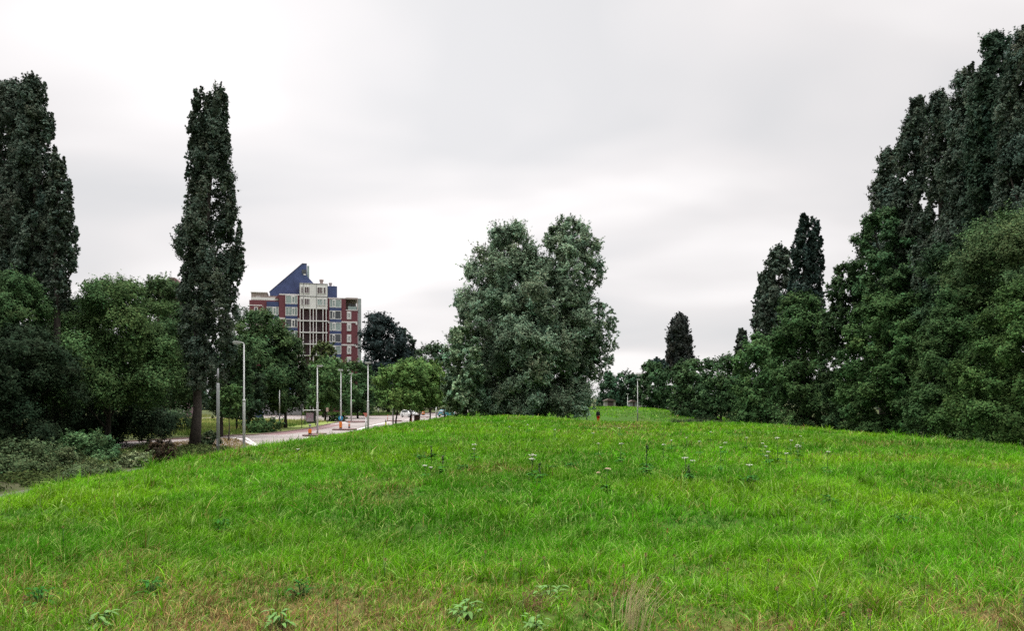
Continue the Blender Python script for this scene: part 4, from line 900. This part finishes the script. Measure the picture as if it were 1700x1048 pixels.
# ------------------------------------------------------------------ the meadow grass
def blades(x, y, h, wd, segs, lean, colr, tipc, rg, zoff=0):
    n = len(x); z0 = hgt(x, y)+bumps(x, y)-.015+zoff
    az = rg.uniform(0, 2*np.pi, n); d = np.stack([np.cos(az), np.sin(az), np.zeros(n)], 1)
    # wind from the left bends most of them the same way
    d = d+np.array((.22, .05, 0)); d /= np.linalg.norm(d, axis=1)[:, None]
    fa = rg.uniform(0, 2*np.pi, n); side = np.stack([np.cos(fa), np.sin(fa)*.6, rg.normal(size=n)*.1], 1); side /= np.linalg.norm(side, axis=1)[:, None]
    k = segs+1; V = np.zeros((n, k, 2, 3)); C = np.zeros((n, k, 2, 3))
    B = np.stack([x, y, z0], 1)
    for i in range(k):
        t = i/segs
        up = h*(t-.32*lean*t**2.2); out_ = h*lean*.85*t**2
        P = B+d*out_[:, None]; P[:, 2] += up
        w_ = wd*(1-t**1.6*.88)*.5
        V[:, i, 0] = P-side*w_[:, None]; V[:, i, 1] = P+side*w_[:, None]
        cc = colr*(1-t*t)+tipc*t*t
        C[:, i, 0] = cc; C[:, i, 1] = cc
    base = (np.arange(n)*k*2)[:, None]
    Q = np.concatenate([base+np.array([2*i, 2*i+1, 2*i+3, 2*i+2]) for i in range(segs)], 0)
    return V.reshape(-1, 3), Q, C.reshape(-1, 3)
def join(parts):
    V = []; Q = []; C = []; o = 0
    for v, q, c in parts: V.append(v); Q.append(q+o); C.append(c); o += len(v)
    return np.concatenate(V), np.concatenate(Q), np.concatenate(C)
def scatter(n, y0, y1, rg, xl=-15, xr=24):
    y = np.sqrt(rg.uniform(y0*y0, y1*y1, int(n*1.6))); x = rg.uniform(-1, 1, len(y))*(.66*y+1.2)
    ok = (x > xl) & (x < xr); return x[ok][:n], y[ok][:n]
def field(n, y0, y1, hs, wd, segs, rg, xl=-15, xr=24, margin=False):
    x, y = scatter(n, y0, y1, rg, xl, xr)
    if margin:                               # the field goes on beside and behind the viewer
        y = rg.uniform(-3, 34, n); x = rg.uniform(-15, 24, n); ok = (np.abs(x) > .66*y+1.2) | (y < 4.2); x, y = x[ok], y[ok]
    # tufts: pull part of the blades to tuft centres
    cell = .16 if y1 < 10 else .2 if y1 < 20 else .27 if y1 < 40 else .4; ca_, sa_ = math.cos(.6), math.sin(.6)
    xr_ = x*ca_-y*sa_+fbm(x*.9, y*.9, 1)*1.1; yr_ = x*sa_+y*ca_+fbm(x*.9+30, y*.9+9, 3)*1.1; jx = np.floor(xr_/cell); jy = np.floor(yr_/cell)
    hsh = np.sin(jx*127.1+jy*311.7)*43758.5; hsh = hsh-np.floor(hsh); h2 = np.sin(jx*269.5+jy*183.3)*43758.5; h2 = h2-np.floor(h2)
    pull = rg.random(len(x))*.75
    ex = ((jx+.2+.6*hsh)*cell-xr_)*pull; ey = ((jy+.2+.6*h2)*cell-yr_)*pull
    x = x+ex*ca_+ey*sa_; y = y-ex*sa_+ey*ca_
    lush, dry = meadow_colour(x, y); big_ = (np.sin(jx*41.3+jy*97.1)*9137.7) % 1
    p2 = fbm(x*1.3+11, y*1.3+4, 6); p3 = fbm(x*.35+3, y*.35+8, 2)
    tall = .55+.75*np.clip((p2-.25)*1.8, 0, 1)
    h = rg.uniform(hs*.45, hs*1.15, len(x))*tall*(1-.45*np.clip(dry, 0, 1))*(.8+.4*hsh)*np.where(big_ > .93, 1.7, 1)
    a = mix3((.040,.155,.006), (.074,.262,.006), np.clip((lush-.25)*2, 0, 1))
    yel = np.clip((p3-.38)*2.6, 0, 1)*.75
    a = a*(1-yel[:, None])+np.array((.135,.275,.008))*yel[:, None]
    dk = np.clip((.42-p2)*4, 0, 1)*.55
    a = a*(1-dk[:, None])+np.array((.014,.095,.010))*dk[:, None]
    isdry = rg.random(len(x)) < (.03+dry*.62)
    straw = mix3((.20,.12,.045), (.34,.27,.11), rg.random(len(x)))
    rb_ = rg.random(len(x)) < .25; straw = np.where(rb_[:, None], np.array((.17,.08,.04)), straw)
    a = np.where(isdry[:, None], straw, a)
    a *= (np.clip(1+rg.normal(size=len(x))*.24, .4, 1.7)*(.68+.64*h2))[:, None]
    tip = a*1.1+np.array((.015,.02,.004)); pale = rg.random(len(x)) < .13
    tip = np.where(pale[:, None], np.array((.36,.46,.14)), tip)
    a = np.where((pale & (rg.random(len(x)) < .5))[:, None], np.array((.25,.37,.08)), a)
    lean = np.clip(rg.normal(.75, .42, len(x)), .05, 1.7)
    wide = np.where(rg.random(len(x)) < .035, 2.0, 1.0); a = np.where((wide > 1)[:, None], np.array((.22,.36,.10)), a)
    return blades(x, y, h, wide*wd*rg.uniform(.6, 1.35, len(x)), segs, lean, a, tip, rg)
rg = np.random.default_rng(5)
parts = [field(170000, 4.2, 9, .165, .0062, 3, rg), field(175000, 9, 16, .18, .0095, 3, rg), field(170000, 16, 28, .19, .016, 2, rg),
         field(120000, 28, 50, .18, .03, 2, rg, -13, 24), field(80000, 50, 108, .17, .07, 1, rg, -9, 30), field(70000, 104, 176, .28, .13, 1, rg, -14, 42)]
parts.append(field(150000, 4.2, 30, .18, .018, 2, rg, margin=True))
def side(n, y0, y1, w0, w1, hs, wd, rg):
    y = rg.uniform(y0, y1, n); s = np.where(rg.random(n) < .5, -1, 1); x = s*(.66*y+1.1+rg.uniform(w0, w1, n)); return x, y
_sc = scatter
for n_, y0_, y1_, w_ in ((120000, 2.5, 16, 5.5), (60000, -1.5, 4.3, 6.0)):
    scatter = lambda n, a, b, rg, xl, xr, q=(y0_, y1_, w_): (lambda xy: (xy[0][(xy[0] > -15) & (xy[0] < 24)], xy[1][(xy[0] > -15) & (xy[0] < 24)]))(side(n, q[0], q[1], -.3 if q[0] > 0 else -6, q[2], 0, 0, rg))
    parts.append(field(n_, 4.2, 9.5, .17, .011, 2, rg))
scatter = _sc
V, Q, C = join(parts)
tag(link('grass', raw_mesh('grass', V, Q, C), M_grass), 'lush bright green meadow grass with straw patches covering the mound', 'grass', kind='stuff')
# short dry thatch showing between the tufts at the near edge
x, y = scatter(60000, 4.2, 9.5, rg); _, dry = meadow_colour(x, y); ok = rg.random(len(x)) < dry*.9+.05; x, y = x[ok], y[ok]; n = len(x)
a = mix3((.12,.06,.03), (.28,.19,.09), rg.random(n))
V, Q, C = blades(x, y, rg.uniform(.04, .11, n), np.full(n, .006), 2, rg.uniform(.6, 1.5, n), a, a*1.1, rg)
tag(link('dry_grass', raw_mesh('dry_grass', V, Q, C), M_grass), 'short brown dead grass in the thin patches at the front of the field', 'dry grass', kind='stuff')
# pale tall verge grass across the road
n = 42000; x = rg.uniform(-66, -26.5, n); y = rg.uniform(84, 168, n); vg = np.array([(px < -29.6-.02*(py-84)*(py < 140)) for px, py in zip(x, y)]) & ~((y > 142) & (x > -62)) & ~((x > -42) & (y > 132))
x, y = x[vg], y[vg]; n = len(x); p = fbm(x*.2, y*.2, 5)
a = mix3((.08,.14,.03), (.34,.32,.12), np.clip((p-.25)*2.2, 0, 1))
V, Q, C = blades(x, y, rg.uniform(.3, .8, n), np.full(n, .10), 1, rg.uniform(.1, .8, n), a, a*1.15, rg)
tag(link('verge_grass', raw_mesh('verge_grass', V, Q, C), M_grass), 'tall pale yellow-green grass in the verge across the road', 'grass', kind='stuff')
# far verge behind the road bend and near verge foot
n = 26000; x = np.r_[rg.uniform(-60, -26, n//2), rg.uniform(-30, -19, n//2)]; y = np.r_[rg.uniform(173, 184, n//2), rg.uniform(50, 78, n//2)]
ok = (y > 170) | ((x > -30+.0*(y)) & (x < -20.5-.0*y) & (y < 84+ (x+28)*3.2) )
x, y = x[ok], y[ok]; n = len(x); fr = y > 170
a = np.where(fr[:, None], np.array((.07,.12,.03)), mix3((.14,.13,.04), (.30,.20,.09), rg.random(n))); a = a*np.clip(1+rg.normal(size=n)*.2, .5, 1.6)[:, None]
ok = fr | (y < 62+(-x-19.5)*2.2); x, y, a, fr = x[ok], y[ok], a[ok], fr[ok]; n = len(x)
V, Q, C = blades(x, y, np.where(fr, rg.uniform(.3, .9, n), rg.uniform(.08, .25, n)), np.where(fr, .14, .05), 1, rg.uniform(.1, .8, n), a, a*1.1, rg)
tag(link('roadside_grass', raw_mesh('roadside_grass', V, Q, C), M_grass), 'low brownish and green grass edging the road corner', 'grass', kind='stuff')

# ------------------------------------------------------------------ flowers and weeds
M_stem = mat('weed_stem', (.05,.10,.025), .7, .3, 9); M_stemd = mat('dark_weed_stem', (.03,.045,.02), .8, .3, 9)
M_umb = mat('white_petals', (.62,.62,.54), .8, .25, 60); M_leafw = mat('weed_leaf', (.03,.115,.014), .75, .3, 12, spec=.05); M_umbp = mat('faded_pink_petals', (.55,.40,.30), .8, .25, 60)
def leafblade(m, p, d, L, W, droop=.3, n=4):
    p = Vector(p); d = Vector(d).normalized(); s = d.cross(Vector((0,0,1))).normalized(); prev = None
    for i in range(n+1):
        t = i/n; c = p+d*L*t+Vector((0,0,-droop*L*t*t)); w_ = W*math.sin(math.pi*min(.97, t*.9+.08))**.8*.5
        a = m.bm.verts.new(c-s*w_+Vector((0,0,w_*.25))); b = m.bm.verts.new(c+s*w_+Vector((0,0,w_*.25))); mid = m.bm.verts.new(c)
        if prev:
            m.bm.faces.new((prev[0], prev[1], mid, a)); m.bm.faces.new((prev[1], prev[2], b, mid))
        prev = (a, mid, b)
def umbel(cx_, cy_2, cz, rad, rr, petal, parent):
    m = MB()
    for i in range(rr.randint(16, 22)):
        r_ = rad*.85*math.sqrt(rr.random()); t = rr.random()*6.28; px, py = cx_+r_*math.cos(t), cy_2+r_*math.sin(t); pz = cz-.25*r_*r_/rad+rr.uniform(-.006, .006)
        for j in range(7):
            q = rr.uniform(.35, 1)*rad*.2; t2 = rr.random()*6.28; x_, y_ = px+q*math.cos(t2), py+q*math.sin(t2); e = rad*.085
            m.bm.faces.new([m.bm.verts.new((x_+e*math.cos(u_), y_+e*math.sin(u_), pz+rr.uniform(-.004, .006))) for u_ in (0, 1.57, 3.14, 4.71)])
    return m.build('umbel', petal, parent)
def hogweed(u, v, h, rad, label, group, petal, seed, dark=False, heads=1, leaf=3):
    rr = random.Random(seed); y = 0
    y = (CZ-2.66-h)*F/(v-V0)
    for _ in range(6):
        x = wx(u, y); gz = ground_z(x, y); y = (CZ-gz-h)*F/(v-V0)
    x = wx(u, y); gz = ground_z(x, y)
    r = empty('umbel_flower' if petal else 'weed', (x, y, gz), rr.random()*6, label=label, cat='wildflower' if petal else 'weed', group=group)
    ms = M_stemd if dark else M_stem
    m = MB(); m.tube([(0,0,-.03),(.01,0,h*.5),(0,.01,h*.93)], [.006,.005,.003], 6)
    hs_ = [(0, 0.01, h)]
    for k in range(heads-1):
        t = rr.random()*6.28; q = rad*1.6+.03; hz_ = h*(.8+.12*rr.random()); m.tube([(0,0,h*.6),(q*.6*math.cos(t), q*.6*math.sin(t), h*.7),(q*math.cos(t), q*math.sin(t), hz_-.02)], [.004,.003,.002], 5); hs_.append((q*math.cos(t), q*math.sin(t), hz_))
    for hx, hy, hz_ in hs_:
        for i in range(9):
            t = 6.28*i/9; m.tube([(hx, hy, hz_-.05), (hx+rad*.75*math.cos(t), hy+rad*.75*math.sin(t), hz_-.01)], .0016, 4, cap=False)
    m.build('stem', ms, r)
    if petal:
        for hx, hy, hz_ in hs_: umbel(hx, hy, hz_, rad*(1 if hz_ == h else .75), rr, petal, r)
    else:
        m = MB()
        for i in range(40):
            z_ = h*rr.uniform(.55, 1.0); t = rr.random()*6.28; q = .02+.05*rr.random()*(1.1-z_/h); leafblade(m, (q*.3*math.cos(t), q*.3*math.sin(t), z_), (math.cos(t), math.sin(t), .9), .035, .02, .2, 2)
        m.build('seed_spike', M_stemd, r)
    m = MB()
    for i in range(leaf):
        t = rr.random()*6.28; z_ = h*rr.uniform(.1, .55)
        for j in range(5):
            t2 = t+(j-2)*.45; leafblade(m, (.01, 0, z_), (math.cos(t2), math.sin(t2), .45), rr.uniform(.09, .16), .05, .5)
    m.build('leaf', M_leafw, r)
big = [(884,755,.46,.075,'pair of white umbels on a dark stem amid dark leaves, largest flower left of centre',2,True),(788,738,.42,.05,'two-tiered white umbel flower on the left half of the field',2,False),
       (705,773,.26,.05,'low white umbel nestled in dark leaves, leftmost flower of the field',2,True),(1008,778,.40,.055,'pinkish faded umbel on a brown stem near the middle of the field',2,True),
       (1137,760,.36,.065,'wide flat white umbel with dark leaves below, right of centre',2,False),(1245,772,.30,.06,'flat white umbel low in the grass, lowest white flower on the right',1,False),
       (1290,727,.58,.06,'tallest white umbel standing on a long bare stem on the right',1,True),(1276,750,.36,.05,'white umbel pair directly left of the tallest umbel stem',2,False),
       (1031,736,.44,.05,'wide white umbel beside the trodden brown track',1,False),(1325,739,.40,.05,'white umbels in a dark tuft right of the tallest umbel',3,False)]
for i, (u, v, h, rd, lb, hd, dk) in enumerate(big):
    hogweed(u, v, h, rd, lb, 'white umbel flowers in the meadow', M_umbp if 'pinkish' in lb else M_umb, 50+i, dk, hd, 4)
small = [(1115,731),(1102,738),(1162,737),(1204,735),(1196,743),(1140,722),(1265,736),(1272,741),(1375,750),(985,719),(994,736),(846,713),(876,705),(921,717),(1313,731),(1329,724),(1306,753),(1029,715),(1180,717),(1240,730),(495,746)]
for i, (u, v) in enumerate(small):
    hogweed(u, v, .34+.1*((i*37) % 10)/10, .038+.012*((i*13) % 5)/5, 'small white umbel flower on a thin stem scattered across the middle of the meadow', 'small white umbels in the meadow', M_umb, 80+i, False, 1, 2)
for i, (u, v, h, lb) in enumerate([(1074,738,.62,'tall dark seeding weed with a ragged leafy stem right of the pinkish umbel'),(896,768,.42,'dark bare weed stem just right of the largest umbel pair'),(735,758,.34,'dark spiky weed above the leftmost flower'),(716,742,.36,'slim weed stem left of the dark spiky weed'),(1143,775,.28,'short dark weed stem under the wide flat umbel')]):
    hogweed(u, v, h, .02, lb, 'dark weed stems in the meadow', None, 120+i, True, 1, 6)
# clumps of dark broad leaves around the flowers, and rosettes at the near edge
def rosette(u, v, n, L, label, nm, cat, grp, mt, seed, up=.5):
    L = L*(.55 if v > 940 else .8); n = int(n*1.5)
    rr = random.Random(seed); y = 1.4*F/(v-V0)
    for _ in range(5): x = wx(u, y); gz = ground_z(x, y); y = (CZ-gz-.08)*F/(v-V0)
    x = wx(u, y); gz = ground_z(x, y); r = empty(nm, (x, y, gz+.01), label=label, cat=cat, group=grp)
    m = MB(); sp = MB()
    for i in range(n):
        t = rr.random()*6.28; q = rr.random()*L*1.1; z0 = rr.uniform(.02, .12); px, py = q*math.cos(t), q*math.sin(t)
        sp.tube([(px*.2, py*.2, -.02), (px, py, z0)], .002, 4, cap=False)
        leafblade(m, (px, py, z0), (math.cos(t+rr.uniform(-.6,.6)), math.sin(t), up*rr.random()*1.6), L*rr.uniform(.6, 1.1), L*.36, .5)
    m.build('leaf', mt, r); sp.build('stalk', M_stem, r)
M_pleaf = mat('pale_leaf', (.10,.20,.05), .7, .3, 14, spec=.1); M_dleaf = mat('dark_leaf', (.022,.10,.012), .75, .4, 14, spec=.05)
ros = [(165,1030,22,.13,'pale leafy clover clump nearest the lower left corner',1),(465,1024,20,.12,'pale leafy clump at the front edge between the corner and the middle',1),(776,1012,22,.15,'grey green thistle-like rosette at the front, just left of the middle',1),
       (912,982,18,.14,'pale long-leaved clump before the brown hollow in the middle',1),(888,1036,16,.12,'small bright rosette at the bottom edge near the middle',1),(68,990,18,.15,'dark green dock clump near the left edge',0),
       (250,975,20,.14,'green dock clump left of the middle foreground',0),(700,760,34,.14,'dark leaf clump under the leftmost flower',0),(770,776,26,.14,'dark leaves spreading below the two-tiered umbel',0),(910,778,34,.15,'dark leaves around the largest umbel pair',0),
       (950,772,26,.13,'dark leaves right of the largest umbel pair',0),(1075,775,36,.15,'dark leaf clump round the tall seeding weed',0),(1130,796,44,.16,'biggest dark leaf patch below the wide flat umbel',0),(1190,778,30,.14,'dark leaves between the wide flat umbel and the low umbel',0),
       (1245,798,24,.14,'dark leaf tuft under the low flat umbel',0),(1320,752,26,.14,'dark leaf tuft right of the tallest umbel',0),(1500,862,14,.13,'dark leaf clump on the right side of the field',0),(1380,830,16,.13,'dark leaf tuft in the right half beside yellowish grass',0),(500,975,18,.13,'dark green leaf clump in the left foreground',0),(370,870,16,.13,'dark leaf clump in the left middle of the field',0)]
for i, (u, v, n, L, lb, pl) in enumerate(ros): rosette(u, v, n, L, lb, 'weed_clump', 'weed clump', 'leafy weed clumps', M_pleaf if pl else M_dleaf, 200+i, .35 if pl else .6)
# brown clover and plantain heads near the front
M_head = mat('brown_seed_head', (.20,.09,.055), .9, .5, 90); M_headr = mat('red_seed_head', (.30,.05,.03), .9, .4, 90)
def seedhead(u, v, h, rad, red, label, grp, seed):
    rr = random.Random(seed); y = 1.2*F/(v-V0)
    for _ in range(6): x = wx(u, y); gz = ground_z(x, y); y = (CZ-gz-h)*F/(v-V0)
    r = empty('seed_head', (x, y, gz), rr.random()*6, label=label, cat='seed head', group=grp)
    MB().tube([(0,0,-.02),(.012,0,h*.6),(0,0,h-rad)], [.003,.0025,.002], 5).build('stem', M_stem, r)
    m = MB(); el = 2.8 if red else 1.0
    for i in range(60):
        t = rr.random()*6.28; ph = math.acos(rr.uniform(-1, 1)); d = Vector((math.sin(ph)*math.cos(t), math.sin(ph)*math.sin(t), math.cos(ph)*el))
        leafblade(m, Vector((0,0,h))+d*rad*.55, d+Vector((0,0,.4)), rad*.6, rad*.28, .1, 2)
    m.build('flower_head', M_headr if red else M_head, r)
seedhead(1108,882,.30,.012,True,'red-brown upright seed spike standing in the right middle foreground','seed heads at the front of the field',1)
heads = [(806,917),(865,930),(903,927),(977,967),(1035,940),(1072,921),(870,987),(1092,962),(1020,987),(1588,959),(1494,1002),(1370,992),(1412,1007),(1443,1015),(1445,1024),(1400,1020),(1698,990),(1276,931),(1208,946),(1072,924),(1180,924),(1120,924),(105,876),(212,934),(41,993),(1540,975),(1350,978),(1290,978),(640,930),(730,885),(460,972),(1600,1020),(560,1000),(1660,1030)]
for i, (u, v) in enumerate(heads): seedhead(u, v, .17+.08*((i*7) % 5)/5, .014, False, 'small brown clover or plantain head on a thin stalk in the near grass', 'brown seed heads in the near grass', 300+i)
# dry pale stalks cluster at the front
rr = random.Random(4)
for k_, (u, v, lb) in enumerate([(1045,1000,'sheaf of tall pale dry stalks at the front, right of the middle'),(880,975,'small brown dry tuft in the hollow at the front middle')]):
    y = 1.45*F/(v+30-V0); x = wx(u, y); gz = ground_z(x, y); r = empty('dry_tuft', (x, y, gz), label=lb, cat='dry tuft')
    m = MB(); hh = .34 if k_ == 0 else .16
    for i in range(46):
        t = rr.random()*6.28; q = rr.random()*.13; h_ = hh*rr.uniform(.5, 1.1); l_ = rr.uniform(.02, .14)
        m.tube([(q*math.cos(t), q*math.sin(t), -.02), (q*1.2*math.cos(t)+l_*.3, q*1.2*math.sin(t), h_*.6), (q*1.5*math.cos(t)+l_, q*1.5*math.sin(t), h_)], [.0022,.002,.001], 4, cap=False)
    o = m.build('stalks', mat('straw' if k_ == 0 else 'brown_straw', (.42,.36,.19) if k_ == 0 else (.20,.12,.06), .8, .3, 20), r)
